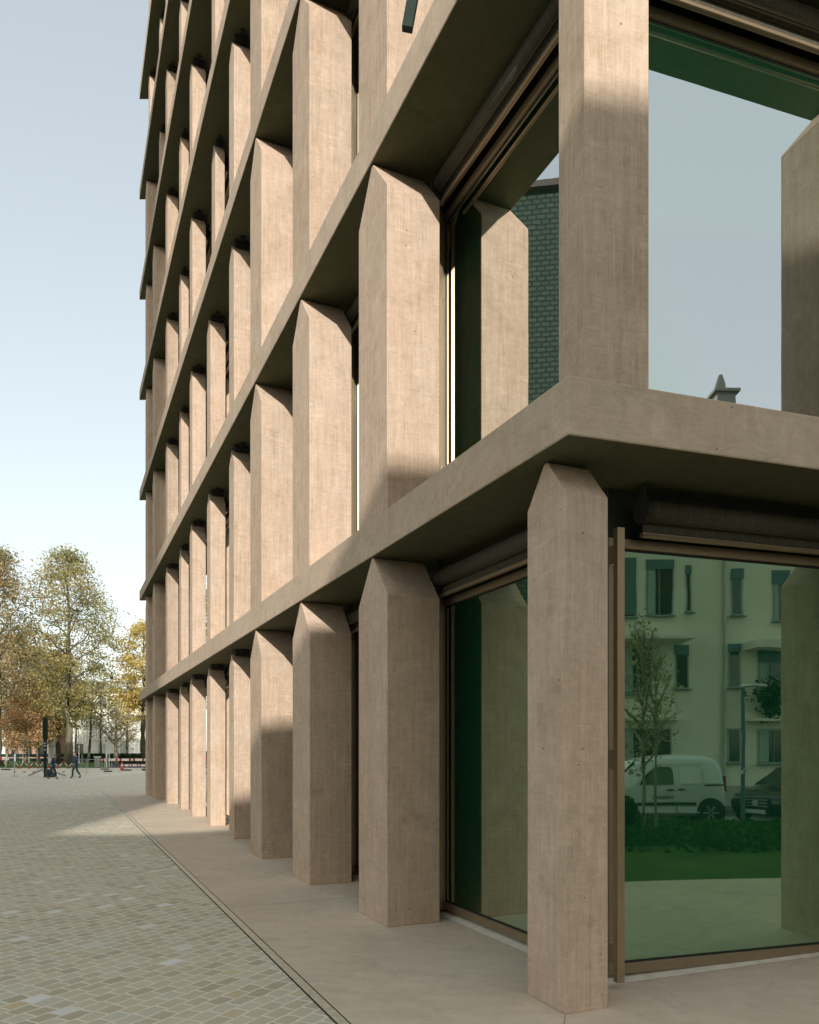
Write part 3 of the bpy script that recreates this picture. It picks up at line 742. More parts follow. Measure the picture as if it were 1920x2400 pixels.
def sect(x, zb, zbelt, zt, wb, wm, wt):
    return [(x, 0.01, zb), (x, wb*0.9, zb), (x, wb, zb+0.12), (x, wm, zbelt-0.08), (x, wm*0.985, zbelt), (x, wt+ (wm-wt)*0.35, zbelt+(zt-zbelt)*0.55), (x, wt, zt-0.06), (x, wt*0.8, zt), (x, 0.01, zt+0.015)]
# white van, nose towards -x
van = empty('panel_van', vr(6.28, 20.6, -0.165) , STREET_ANG); tag(van, 'white panel van parked in the street, mirrored in the right ground floor window', 'van')
st = [sect(-2.12,0.30,0.62,0.66,0.60,0.66,0.60), sect(-2.05,0.22,0.72,0.86,0.80,0.84,0.72), sect(-1.6,0.20,0.92,1.02,0.86,0.89,0.74), sect(-1.15,0.20,0.98,1.12,0.88,0.91,0.74),
      sect(-0.55,0.20,1.06,1.66,0.88,0.915,0.70), sect(-0.25,0.20,1.08,1.79,0.88,0.915,0.70), sect(0.6,0.20,1.10,1.84,0.88,0.915,0.72), sect(1.6,0.20,1.10,1.83,0.88,0.91,0.72), sect(1.98,0.24,1.08,1.76,0.87,0.90,0.70), sect(2.10,0.32,1.02,1.10,0.84,0.88,0.80)]
st = [[(x*0.86, y, z*0.965) for x, y, z in q_] for q_ in st]
loft(st, 'body', M['white_paint'], van, 2)
vs_ = 1
def sidepanel(name, outline, y, mat, parent, th=0.01):
    b = MB(); n = len(outline)
    f = [(x, y(z) if callable(y) else y, z) for x, z in outline]
    g = [(x, (y(z) if callable(y) else y)+th, z) for x, z in outline]
    b.add(f+g, [tuple(range(n)), tuple(range(2*n-1, n-1, -1))]+[(i, (i+1) % n, n+(i+1) % n, n+i) for i in range(n)])
    return b.build(name, mat, parent)
vy = lambda z: 0.905 if z < 1.06 else 0.905-(z-1.06)*0.27
dr = sidepanel('front_door', [(-0.55,0.32),(0.48,0.32),(0.48,1.58),(0.02,1.58),(-0.55,1.04)], lambda z: vy(z)-0.002, M['white_paint'], van, 0.008)
sidepanel('side_window', [(-0.46,1.02),(0.42,1.04),(0.42,1.38),(0.36,1.48),(0.02,1.48),(-0.26,1.28)], lambda z: vy(z)+0.010, M['darkglass'], dr)
MB().box(0.26,0.42,0.905,0.935,0.88,0.915).build('handle', M['blackplastic'], dr)
sd = sidepanel('sliding_door', [(0.52,0.32),(1.16,0.32),(1.16,1.58),(0.52,1.58)], lambda z: vy(z)-0.002, M['white_paint'], van, 0.008)
sidepanel('window_blank', [(0.58,1.04),(1.10,1.06),(1.06,1.46),(0.58,1.48)], lambda z: vy(z)+0.012, M['white_paint'], sd, 0.006)
MB().box(0.54,0.70,0.905,0.935,0.89,0.925).build('handle', M['blackplastic'], sd)
sidepanel('rear_window_blank', [(1.20,1.06),(1.66,1.06),(1.60,1.40),(1.20,1.45)], lambda z: vy(z)+0.008, M['white_paint'], van, 0.006)
MB().box(-0.5,0.98,0.914,0.930,0.50,0.575).build('side_trim', M['blackplastic'], van)
MB().box(1.22,1.74,0.905,0.917,1.00,1.03).build('door_rail', M['blackplastic'], van)
text_mesh('MARIN', 0.135, 'lettering', M['ink'], van, (0.20, 0.922, 0.70), (R(90), 0, R(180)))
text_mesh('X', 0.135, 'lettering', M['orangeink'], van, (-0.10, 0.922, 0.70), (R(90), 0, R(180)))
for s_ in (-1, 1):
    wheel(van, -0.92, s_*0.73, 0.315, s_); wheel(van, 1.38, s_*0.73, 0.315, s_)
    MB().tube([(-0.92,s_*0.80,0.315),(-0.92,s_*0.908,0.315)], 0.38, 24).build('wheel_arch', M['blackplastic'], van)
    MB().tube([(1.38,s_*0.80,0.315),(1.38,s_*0.908,0.315)], 0.38, 24).build('wheel_arch', M['blackplastic'], van)
    MB().box(-1.80,-1.62,s_*0.55-0.13,s_*0.55+0.13,0.64,0.80).build('headlight', M['lampglass'], van)
    MB().box(1.77,1.81,s_*0.76-0.06,s_*0.76+0.06,0.85,1.25).build('tail_light', M['redlamp'], van)
ws = MB(); ws.add([(-1.12,-0.66,1.12),(-1.12,0.66,1.12),(-0.54,0.58,1.66),(-0.54,-0.58,1.66),(-1.16,-0.66,1.15),(-1.16,0.66,1.15),(-0.58,0.58,1.70),(-0.58,-0.58,1.70)], [(0,3,2,1),(4,5,6,7),(0,1,5,4),(2,3,7,6),(1,2,6,5),(3,0,4,7)])
ws.v = [(x*0.86, y, z*0.965) for x, y, z in ws.v]; ws.build('windscreen', M['darkglass'], van)

car = empty('parked_car', vr(10.7, 21.3, -0.165), STREET_ANG); tag(car, 'black car with a chrome grille parked behind the white van, mirrored in the window', 'car')
car.rotation_euler = (0, 0, STREET_ANG - R(38))
st = [sect(-2.28,0.30,0.55,0.60,0.62,0.68,0.60), sect(-2.18,0.20,0.66,0.78,0.80,0.84,0.72), sect(-1.5,0.17,0.80,0.92,0.86,0.90,0.74), sect(-0.85,0.17,0.88,0.98,0.88,0.92,0.74),
      sect(-0.2,0.17,0.92,1.38,0.88,0.92,0.60), sect(0.35,0.17,0.93,1.45,0.88,0.92,0.60), sect(1.1,0.17,0.94,1.40,0.88,0.91,0.58), sect(1.7,0.18,0.94,1.10,0.87,0.90,0.66), sect(2.2,0.22,0.90,1.02,0.84,0.86,0.70), sect(2.33,0.34,0.80,0.84,0.74,0.78,0.68)]
loft(st, 'body', M['black_paint'], car, 2)
for s_ in (-1, 1):
    wheel(car, -1.40, s_*0.72, 0.33, s_); wheel(car, 1.38, s_*0.72, 0.33, s_)
    hl = MB(); hl.obox((-2.14, s_*0.62, 0.64), (0.03,0,0.0), (0,0.15,0), (0.03,0,0.07)); hl.build('headlight', M['lampglass'], car)
    b = MB(); o_ = [(-0.75,0.95),(1.35,0.97),(0.95,1.33),(0.0,1.36)]
    sidepanel('side_window', [(x, z) for x, z in o_], (lambda z: 0.90-(z-0.94)*0.62) if s_ > 0 else (lambda z: -0.91+(z-0.94)*0.62), M['darkglass'], car)
gr = MB(); gr.box(-2.33,-2.27,-0.34,0.34,0.42,0.68); grl = gr.build('grille', M['blackplastic'], car)
b = MB()
for z in (0.47,0.55,0.63): b.box(-2.345,-2.33,-0.32,0.32,z-0.008,z+0.008)
b.tube([(-2.34,0,0.55),(-2.36,0,0.55)], 0.085, 20); b.build('grille_bar', M['alloy'], grl)
MB().box(-2.35,-2.31,-0.26,0.26,0.28,0.38).build('number_plate', M['plate'], car)
b = MB(); b.add([(-0.86,-0.66,1.0),(-0.86,0.66,1.0),(-0.18,0.52,1.40),(-0.18,-0.52,1.40),(-0.9,-0.66,1.02),(-0.9,0.66,1.02),(-0.22,0.52,1.43),(-0.22,-0.52,1.43)], [(0,3,2,1),(4,5,6,7),(0,1,5,4),(2,3,7,6),(1,2,6,5),(3,0,4,7)])
b.build('windscreen', M['darkglass'], car)

# street lamp and young tree in the mirror view
lp = vr(px2xv(1742, 19.0), 19.0, -0.1); lamp = empty('street_lamp', lp, STREET_ANG); tag(lamp, 'slim green street lamp with a flat head, mirrored in the right ground floor glass', 'street lamp')
MB().tube([(0,0,0),(0,0,3.35)], [0.055,0.045], 10).build('pole', M['blueshade'], lamp)
MB().tube([(0.25,0,3.40),(0.25,0,3.46)], [0.33,0.28], 18).build('lamp_head', M['galv'], lamp)
pn = empty('paper_notice', lp + Vector((-0.584,0.812,0))*0.06 + Vector((0,0,1.35)), STREET_ANG); tag(pn, 'white paper strip taped slantwise to the street lamp pole', 'notice')
b = MB(); b.obox((0,0.01,0), (0.14,0,0.085), (0,0.003,0), (-0.025,0,0.04)); b.build('sheet', M['paper'], pn)
text_mesh('LINE', 0.075, 'lettering', M['ink'], pn, (0,0.016,0), (R(90), R(-31), R(180)))

def make_tree(name, loc, H, r0, base, spread, nprim, leafmat_, nleaf, lsize, seed, label, group, lean=(0,0), barkm='bark', up=0.6, sig=0.42, ncl=200, bare=False):
    """tapered trunk, curved limbs, twigs running out to leaf clusters spread through an uneven crown"""
    e = empty(name, loc); tag(e, label, 'tree', group)
    rs = random.Random(seed); b = MB(); n = 12
    wob = [Vector((rs.uniform(-1,1), rs.uniform(-1,1), 0))*0.004*H for _ in range(n+1)]
    tp = [Vector((lean[0]*H*i/n, lean[1]*H*i/n, H*0.94*i/n)) + wob[i]*(i > 0) for i in range(n+1)]
    tr = [r0*(1-0.93*(i/n)**0.9)*(1.3 if i == 0 else 1) for i in range(n+1)]
    b.tube(tp, tr, 10)
    def axis(f): f = max(0, min(0.999, f)); k = int(f*n); return tp[k].lerp(tp[k+1], f*n-k)
    def env(f):      # crown radius at relative height f
        g_ = (f-base*0.9)/(1.0-base*0.9)
        if g_ <= 0 or g_ >= 1: return 0.0
        return spread*(math.sin(math.pi*min(1, g_**0.80))**0.50)*(1.0-0.12*g_)
    nodes = []
    lob = [rs.uniform(0, 6.28) for _ in range(6)]
    for k in range(nprim):
        f = base*0.95 + (0.92-base*0.95)*((k+0.3)/nprim)
        az_ = k*2.4 + rs.uniform(-0.4, 0.4); p = axis(f); rise = up*(0.75+0.5*rs.random())
        tgt_f = min(0.97, f + 0.12+0.10*rs.random()); R_ = env(tgt_f)*rs.uniform(0.75, 0.98)
        end = axis(tgt_f) + Vector((math.cos(az_)*R_, math.sin(az_)*R_, 0)); end.z = max(end.z, p.z+R_*rise)
        m = 7; pts_ = []
        for j in range(m+1):
            u_ = j/m; q_ = p.lerp(end, u_); q_.z = p.z + (end.z-p.z)*(u_**(0.75 if not bare else 1.3))
            if j: q_ += Vector((rs.uniform(-1,1), rs.uniform(-1,1), rs.uniform(-1,1)))*0.035*R_
            pts_.append(q_); nodes.append((q_, f))
        rr = max(0.035, r0*(1-0.9*f)*0.42)
        b.tube(pts_, [rr*(1-0.86*j/m) for j in range(m+1)], 6)
    for i in range(6, n+1): nodes.append((tp[i], 1))
    P = []; rn = np.random.RandomState(seed+50)
    for c in range(ncl):
        f = base + (0.995-base)*rs.random()**0.85; az_ = rs.uniform(0, 6.283)
        lobe = 0.82+0.18*math.sin(3*az_+lob[0]+f*5)+0.10*math.sin(5*az_+lob[1]-f*9)
        rad = env(f)*lobe*(rs.random()**0.42)
        ce = axis(f) + Vector((math.cos(az_)*rad, math.sin(az_)*rad, rs.uniform(-.2,.2)))
        cand = [q for q, _ in nodes if q.z < ce.z + 0.6] or [nodes[0][0]]
        nd = min(cand, key=lambda q: (q-ce).length_squared)
        mid_ = nd.lerp(ce, 0.5) + Vector((rs.uniform(-.15,.15), rs.uniform(-.15,.15), rs.uniform(-.1,.25)))
        w_ = 0.010*spread/2.5
        b.tube([nd, mid_, ce], [w_*1.8, w_*1.1, w_*0.4], 4, cap=False)
        for _ in range(3 if not bare else 5):
            d_ = Vector((rs.uniform(-1,1), rs.uniform(-1,1), rs.uniform(-.3,1))); b.tube([ce.lerp(mid_, 0.3*rs.random()), ce + d_*sig*1.3*spread/4.5], [w_*0.7, w_*0.2], 3, cap=False)
        k = max(1, int(nleaf/ncl*(0.25+1.5*rs.random()**1.3)))
        P.append(rn.normal(size=(k,3))*np.array([1.25,1.25,0.8])*sig*spread/4.5*(0.7+0.6*rs.random()) + np.array(ce))
    b.build('trunk', M[barkm], e, smooth=True, fix=False)
    if nleaf: leaf_cloud('crown', M[leafmat_], np.concatenate(P), lsize, seed, e)
    return e
make_tree('young_tree', vr(px2xv(1508,15.5), 15.5, 0), 4.6, 0.05, 0.30, 0.85, 14, 'leaf_green', 520, 0.055, 21, 'young street tree with sparse leaves and a pale trunk, mirrored in the window', 'young street trees', barkm='barkpale', up=0.9)
make_tree('young_tree', vr(px2xv(1537,16.5), 16.5, 0), 4.2, 0.045, 0.45, 0.6, 8, 'leaf_green', 200, 0.055, 22, 'thin young tree standing right behind the sparse street tree', 'young street trees', barkm='barkpale', up=0.9)

# ------------------------------------------------------------------ the far side of the plaza
def at(x, Y, z=0.0): return Vector(((x-CX)*Y/F, Y, z))
def Zat(y, Y): return EYE + (HY-y)*Y/F
lawnp = MB(); lawnp.add([(at(-60,Y).x, Y, -0.0+z) for Y, z in ((76.02,0.02),)] + [(at(262,76.02).x,76.02,0.02),(at(240,112).x,112,0.05),(at(-60,112).x,112,0.05)], [(0,1,2,3)])
struct(lawnp.build('park_lawn', M['grass'], fix=False))
rd = MB(); rd.add([(-70,76.01,-0.02),(30,76.01,-0.02),(30,83,-0.02),(-70,83,-0.02)], [(0,1,2,3)])
pk = MB(); pk.add([(-90,112,-0.02),(40,112,-0.02),(40,200,-0.02),(-90,200,-0.02)], [(0,1,2,3)]); struct(pk.build('park_ground', M['grass'], fix=False))
struct(rd.build('road', M['asphalt'], fix=False))
# trees
TG = 'autumn trees along the far side of the plaza'
make_tree('plane_tree', at(160, 88), 26.0, 0.50, 0.24, 6.9, 19, 'leaf_green', 21000, 0.155, 11, 'tall broad plane tree with thinning green leaves, behind the walking person', TG, up=0.5, ncl=430, sig=0.33)
make_tree('plane_tree', at(-4, 84), 24.8, 0.48, 0.26, 5.8, 16, 'leaf_brown', 19000, 0.16, 12, 'tall brownish plane tree cut by the left edge of the photo', TG, up=0.5, ncl=400, sig=0.33)
make_tree('plane_tree', at(336, 92), 17.8, 0.40, 0.30, 4.9, 14, 'leaf_yellow', 11000, 0.165, 13, 'golden yellow tree partly hidden by the far corner of the building', TG, barkm='barkdark', up=0.35, ncl=170, sig=0.36)
make_tree('plane_tree', at(137, 98), 15.0, 0.36, 0.34, 3.9, 10, 'leaf_yellow', 10000, 0.165, 14, 'smaller yellow tree with a dark trunk, just left of the tall plane tree', TG, barkm='barkdark', ncl=130)
make_tree('plane_tree', at(207, 99), 13.5, 0.20, 0.38, 3.3, 10, 'leaf_green', 1900, 0.18, 15, 'slender leaning tree with sparse leaves, right of the tall plane tree', TG, lean=(0.06,0), barkm='barkdark', ncl=100)
make_tree('plane_tree', at(272, 104), 7.6, 0.34, 0.30, 4.2, 22, 'leaf_pale', 900, 0.16, 16, 'pollarded bare tree with pale upswept branches before the white wall', TG, barkm='barkpale', up=0.9, ncl=110, bare=True)
make_tree('maple_tree', at(60, 90), 9.6, 0.22, 0.26, 4.6, 12, 'leaf_orange', 5500, 0.155, 17, 'low orange tree left of the dark information column', TG, ncl=150)
make_tree('maple_tree', at(92, 97), 7.6, 0.18, 0.25, 3.0, 10, 'leaf_green', 3600, 0.19, 18, 'small yellow green tree behind the dark information column', TG, ncl=90)
make_tree('maple_tree', at(16, 93), 9.0, 0.24, 0.24, 3.8, 10, 'leaf_orange', 4200, 0.19, 19, 'pale forked tree with orange leaves at the left edge', TG, barkm='barkpale', ncl=110)
make_tree('plane_tree', at(38, 112), 19.5, 0.3, 0.2, 5.6, 13, 'leaf_brown', 8500, 0.22, 23, 'brownish background tree between the left plane tree and the orange tree', TG, ncl=220)
make_tree('plane_tree', at(88, 118), 18.0, 0.3, 0.2, 5.2, 13, 'leaf_pale', 9500, 0.24, 24, 'pale thinning background tree left of the tall plane tree', TG, barkm='barkpale', ncl=190)
make_tree('plane_tree', at(118, 108), 14.5, 0.26, 0.3, 4.4, 12, 'leaf_yellow', 11000, 0.17, 29, 'yellow tree directly behind the left side of the tall plane tree crown', TG, ncl=160)
make_tree('plane_tree', at(236, 116), 12.5, 0.24, 0.42, 4.6, 12, 'leaf_pale', 1500, 0.20, 25, 'sparse pale background tree above the white wall', TG, ncl=120)
make_tree('plane_tree', at(298, 112), 13.6, 0.26, 0.22, 4.0, 12, 'leaf_yellow', 3000, 0.19, 26, 'yellow background tree low beside the far corner of the building', TG, ncl=80)
make_tree('plane_tree', at(178, 124), 13.0, 0.25, 0.42, 4.0, 12, 'leaf_green', 3600, 0.20, 27, 'green background tree between the lamp posts and the white hall', TG, ncl=150)
# hedge
hg = empty('hedge', at(255, 108)); tag(hg, 'clipped dark green hedge behind the red and white barrier', 'hedge')
MB().box(-4.2, 9.5, -0.5, 0.5, 0, 1.0).build('stem_mass', M['leaf_hedge'], hg)
r_ = np.random.RandomState(9); q = np.stack([r_.uniform(-4.4,9.7,7000), r_.uniform(-0.6,0.6,7000), r_.uniform(0.1,1.25,7000)], 1); leaf_cloud('foliage', M['leaf_hedge'], q, 0.16, 9, hg)
# rail with two dark beams along the park
rl2 = empty('park_rail', at(90, 104)); tag(rl2, 'long dark park railing of two thick beams behind the folding barrier', 'railing')
for z in (0.80, 0.22): MB().box(-9.5, 6.3, -0.08, 0.08, z, z+0.42).build('beam', M['blackmetal'], rl2)
for k in range(6): MB().box(-9.2+3.0*k, -9.0+3.0*k, -0.1, 0.1, 0, 1.2).build('post', M['wood'], rl2)
# background buildings
wb = empty('white_hall', at(262, 150)); tag(wb, 'low white hall with ribbed walls behind the park', 'building')
MB().box(-5.8, 14, -6, 6, -0.1, 7.6).build('wall', M['corrug'], wb); MB().box(-6.1, 14.3, -6.3, 6.3, 7.6, 8.0).build('roof', M['white'], wb)
for k in range(3): MB().box(-4.5+4.2*k, -3.0+4.2*k, -6.03, -6.0, 0.4, 2.9).build('door', M['darkglass'], wb)
wb2 = empty('pale_office_building', at(300, 185)); tag(wb2, 'pale multi storey building far behind the park trees', 'building')
MB().box(-12, 12, -6, 6, -0.1, 15).build('wall', M['render'], wb2)
for i in range(4):
    for s in range(7): MB().box(-11+3.2*s, -9.2+3.2*s, -6.04, -6.0, 1.6+3.4*i, 3.2+3.4*i).build('window', M['blueshade'], wb2)
MB().box(-12.3, 12.3, -6.3, 6.3, 15, 15.3).build('roof', M['roof'], wb2)
bb = empty('brick_building', at(92, 150)); tag(bb, 'reddish brick building between the trunks at the left', 'building')
MB().box(-3.5, 4.5, -5, 5, -0.1, 5.5).build('wall', M['brick'], bb); MB().box(-3.8, 4.8, -5.3, 5.3, 5.5, 5.8).build('roof', M['roof'], bb)
for s in range(3): MB().box(-2.8+2.6*s, -1.6+2.6*s, -5.04, -5.0, 1.0, 3.4).build('window', M['darkglass'], bb)
bb2 = empty('beige_building', at(20, 170)); tag(bb2, 'beige building glimpsed behind the left trees', 'building')
MB().box(-12, 6, -5, 5, -0.1, 9).build('wall', M['render'], bb2); MB().box(-12.3, 6.3, -5.3, 5.3, 9, 9.3).build('roof', M['roof'], bb2)
for i in range(2):
    for s in range(5): MB().box(-11+3.4*s, -9.4+3.4*s, -5.04, -5.0, 1.4+3.6*i, 3.2+3.6*i).build('window', M['darkglass'], bb2)
fn = empty('picket_fence', at(240, 125)); tag(fn, 'pale upright slat fence in front of the white hall', 'fence')
b = MB()
for k in range(56): b.box(-2.6+0.2*k, -2.48+0.2*k, -0.02, 0.02, 0.1, 3.4)
b.build('slat_panel', M['white'], fn); MB().box(-2.7, 8.8, 0.025, 0.07, 0.6, 0.7).build('rail', M['galv'], fn)
for k in range(2): MB().box(-2.75+11.4*k, -2.6+11.4*k, -0.06, 0.09, 0, 3.5).build('post', M['white'], fn)
# tall white post and thin lamp posts
wp = empty('white_column', at(121, 100)); tag(wp, 'thick white column standing between the trees left of the plane tree', 'column')
MB().tube([(0,0,0),(0,0,9.6)], [0.42,0.32], 14).build('shaft', M['white'], wp); MB().box(0.4,2.3,-0.05,0.05,4.6,8.3).build('panel', M['white'], wp)
def lampost(x, Y, top, label):
    e = empty('lamp_post', at(x, Y)); tag(e, label, 'lamp post', 'thin pale lamp posts in the park'); h = Zat(top, Y)
    MB().tube([(0,0,0),(0,0,h)], [0.07,0.045], 8).build('pole', M['white'], e); MB().box(-0.05,0.6,-0.12,0.12,h,h+0.09).build('lamp_head', M['white'], e)
lampost(170.5, 98, 1706, 'thin pale lamp post right beside the tall plane tree trunk')
lampost(185, 100, 1704, 'thin pale lamp post right of the one beside the trunk')
lampost(54, 98, 1742, 'short pale post with a crosspiece in the trees, leftmost of the thin posts')
lampost(68, 99, 1732, 'thin pale post in the trees left of the dark column')

# dark information column on a braced foot
ic = empty('information_column', at(106.5, 50)); tag(ic, 'dark green black sign column on a braced timber foot by the folding barrier', 'sign column')
MB().box(-0.085,0.085,-0.07,0.07,0.1,Zat(1733,50)).build('post', M['blackmetal'], ic, bevel=0.01)
MB().box(-0.15,0.15,-0.09,0.09,Zat(1733,50),Zat(1683,50)).build('sign_box', M['blackmetal'], ic, bevel=0.015)
b = MB()
for z, w_ in ((Zat(1748,50),0.05),(Zat(1757.5,50),0.04),(Zat(1742,50),0.03)): b.box(-w_,w_,-0.076,-0.071,z-0.035,z+0.035)
b.build('marking', M['white'], ic)
for s_ in (-1, 1):
    b = MB(); p0 = Vector((s_*0.12,-0.1,0.52)); p1 = Vector((s_*0.95 if s_ < 0 else s_*1.42,-0.25,0.10))
    d = (p1-p0); L_ = d.length; d.normalize(); b.obox((p0+p1)/2, d*L_/2, (0,0.06,0), d.cross(Vector((0,1,0)))*0.045); b.build('brace', M['wood'], ic)
MB().box(0.02,0.50,-0.32,0.3,0,0.50).build('ballast_block', M['rubberbase'], ic, bevel=0.03)
# folding lattice barrier
fb = empty('folding_barrier', at(103, 51.5)); tag(fb, 'expanded folding lattice barrier with red and white slats around the column', 'barrier')
x0, x1 = at(34,51.5).x-at(103,51.5).x, at(172,51.5).x-at(103,51.5).x; n = 6; cw = (x1-x0)/n
zt, zb_ = Zat(1785.5,51.5), Zat(1811,51.5)
for k in range(n):
    for dgn in (0, 1):
        for half in (0, 1):
            pass
for k in range(n):
    for dgn in (0, 1):
        b = MB(); xa, xb = x0+cw*k, x0+cw*(k+1); za, zb2 = (zt, zb_) if dgn else (zb_, zt)
        m = 8
        for j in range(m):
            f0, f1 = j/m, (j+1)/m; p = Vector((xa+(xb-xa)*(f0+f1)/2, -0.02+0.03*dgn, za+(zb2-za)*(f0+f1)/2)); d = Vector((xb-xa, 0, zb2-za)); L_ = d.length/m; d.normalize()
            b.obox(p, d*L_/2, (0,0.006,0), d.cross(Vector((0,1,0)))*0.028, 1 if j in (0,7,3,4) else 0)
        b.build('slat', [M['white'], M['red']], fb)
for x in (x0, x0+cw*3.3, x1): 
    b = MB(); b.box(x-0.022,x+0.022,-0.05,0.0,0.02,zt+0.06); b.box(x-0.2,x+0.2,-0.08,0.02,0,0.04); b.build('leg', M['galv'], fb)
# barrier boards and cone on the right
def board(x0_, x1_, Y, yt, yb, label, group, reds, feet=True):
    e = empty('barrier_board', at((x0_+x1_)/2, Y)); tag(e, label, 'barrier', group)
    X0, X1 = at(x0_,Y).x-e.location.x, at(x1_,Y).x-e.location.x; zt_, zb3 = Zat(yt,Y), Zat(yb,Y); L_ = X1-X0
    MB().box(X0,X1,-0.02,0.02,zb3,zt_).build('board', M['white'], e)
    b = MB()
    for r0_, r1_ in reds:
        b.box(X0+(r0_-x0_)/(x1_-x0_)*L_, X0+(r1_-x0_)/(x1_-x0_)*L_, -0.026, -0.021, zb3+0.003, zt_-0.003)
    b.build('red_stripe', M['red'], e)
    for x in (X0+0.3, X1-0.3): MB().box(x-0.02,x+0.02,0.021,0.06,0,zt_).build('post', M['galv'], e)
    for x in (X0+0.3, X1-0.3): MB().box(x-0.35,x+0.35,-0.12,0.2,0,0.10).build('foot', M['rubberbase'], e, bevel=0.02)
    return e
G_ = 'red and white barrier boards'
board(237.5, 350, 69, 1778, 1783.5, 'upper long red and white barrier board beside the building corner', G_, [(238.5,245),(249.5,254),(271,276),(280.5,285.5),(302,307.5),(312,317),(333.5,338.5)])
board(289, 352, 66, 1791.5, 1796, 'lower short red and white barrier board right of the traffic cone', G_, [(289,292),(302,304.5),(308,311),(321,324),(327.5,330.5),(341,344)])
board(-25, 21, 68, 1775.5, 1781.5, 'red and white barrier board at the left edge, its right end white', G_, [(-20,-12),(-4,4.5)])
cn = empty('traffic_cone', at(286, 66.5)); tag(cn, 'orange traffic cone by the barrier boards', 'traffic cone')
MB().tube([(0,0,0.04),(0,0,0.28),(0,0,0.78)], [0.17,0.115,0.025], 14).build('cone_body', M['orange'], cn, smooth=True)
MB().box(-0.2,0.2,-0.2,0.2,0,0.04).build('base', M['orange'], cn, bevel=0.01); MB().tube([(0,0,0.38),(0,0,0.52)], [0.100,0.078], 14).build('band', M['white'], cn)
pb_ = empty('utility_box', at(228.5, 79)); tag(pb_, 'small grey utility box on the lawn edge left of the barrier boards', 'utility box')
MB().box(-0.24,0.24,-0.2,0.2,0,1.0).build('cabinet', M['kerb'], pb_, bevel=0.02); MB().box(-0.28,0.28,-0.24,0.24,1.0,1.1).build('lid', M['white'], pb_)
wf = empty('white_frame_barrier', at(252.5, 78)); tag(wf, 'tall white metal gate frame standing behind the end of the barrier board', 'frame')
for x in (-0.12, 0.16): MB().box(x-0.06 if x < 0 else x-0.03, x+0.06 if x < 0 else x+0.03, -0.03, 0.03, 0, 1.35).build('post', M['white'], wf)
MB().box(-0.17,0.18,-0.03,0.03,1.351,1.42).build('top_rail', M['white'], wf)
# grey fence frame between the walker and the utility box
gf = empty('crowd_barrier', at(210, 56)); tag(gf, 'grey steel crowd barrier seen edge on right of the walker', 'barrier')
b = MB(); X0, X1 = at(176,56).x-gf.location.x, at(203,56).x-gf.location.x
b.tube([(X0,0,0),(X0,0,1.1),(X1,0,1.1),(X1,0,0)], 0.02, 6)
for k in range(1, 9): b.tube([(X0+(X1-X0)*k/9,0,0.15),(X0+(X1-X0)*k/9,0,1.1)], 0.009, 5)
b.tube([(X0,0,0.15),(X1,0,0.15)], 0.014, 5); b.build('steel_frame', M['galv'], gf, fix=False)
# long steel handrail to the right of it
gh = empty('handrail', at(232, 62)); tag(gh, 'thin steel handrail in front of the utility box', 'handrail')
b = MB(); X0, X1 = at(206,62).x-gh.location.x, at(262,62).x-gh.location.x; b.tube([(X0,0,1.0),(X1,0,1.0)], 0.02, 6)
for x in (X0, X0+0.6*(X1-X0), X1): b.tube([(x,0,0),(x,0,1.0)], 0.018, 6)
b.build('steel_frame', M['galv'], gh, fix=False); MB().box(0.42,1.0,-0.15,0.15,0,0.11).build('foot', M['rubberbase'], gh, bevel=0.02)
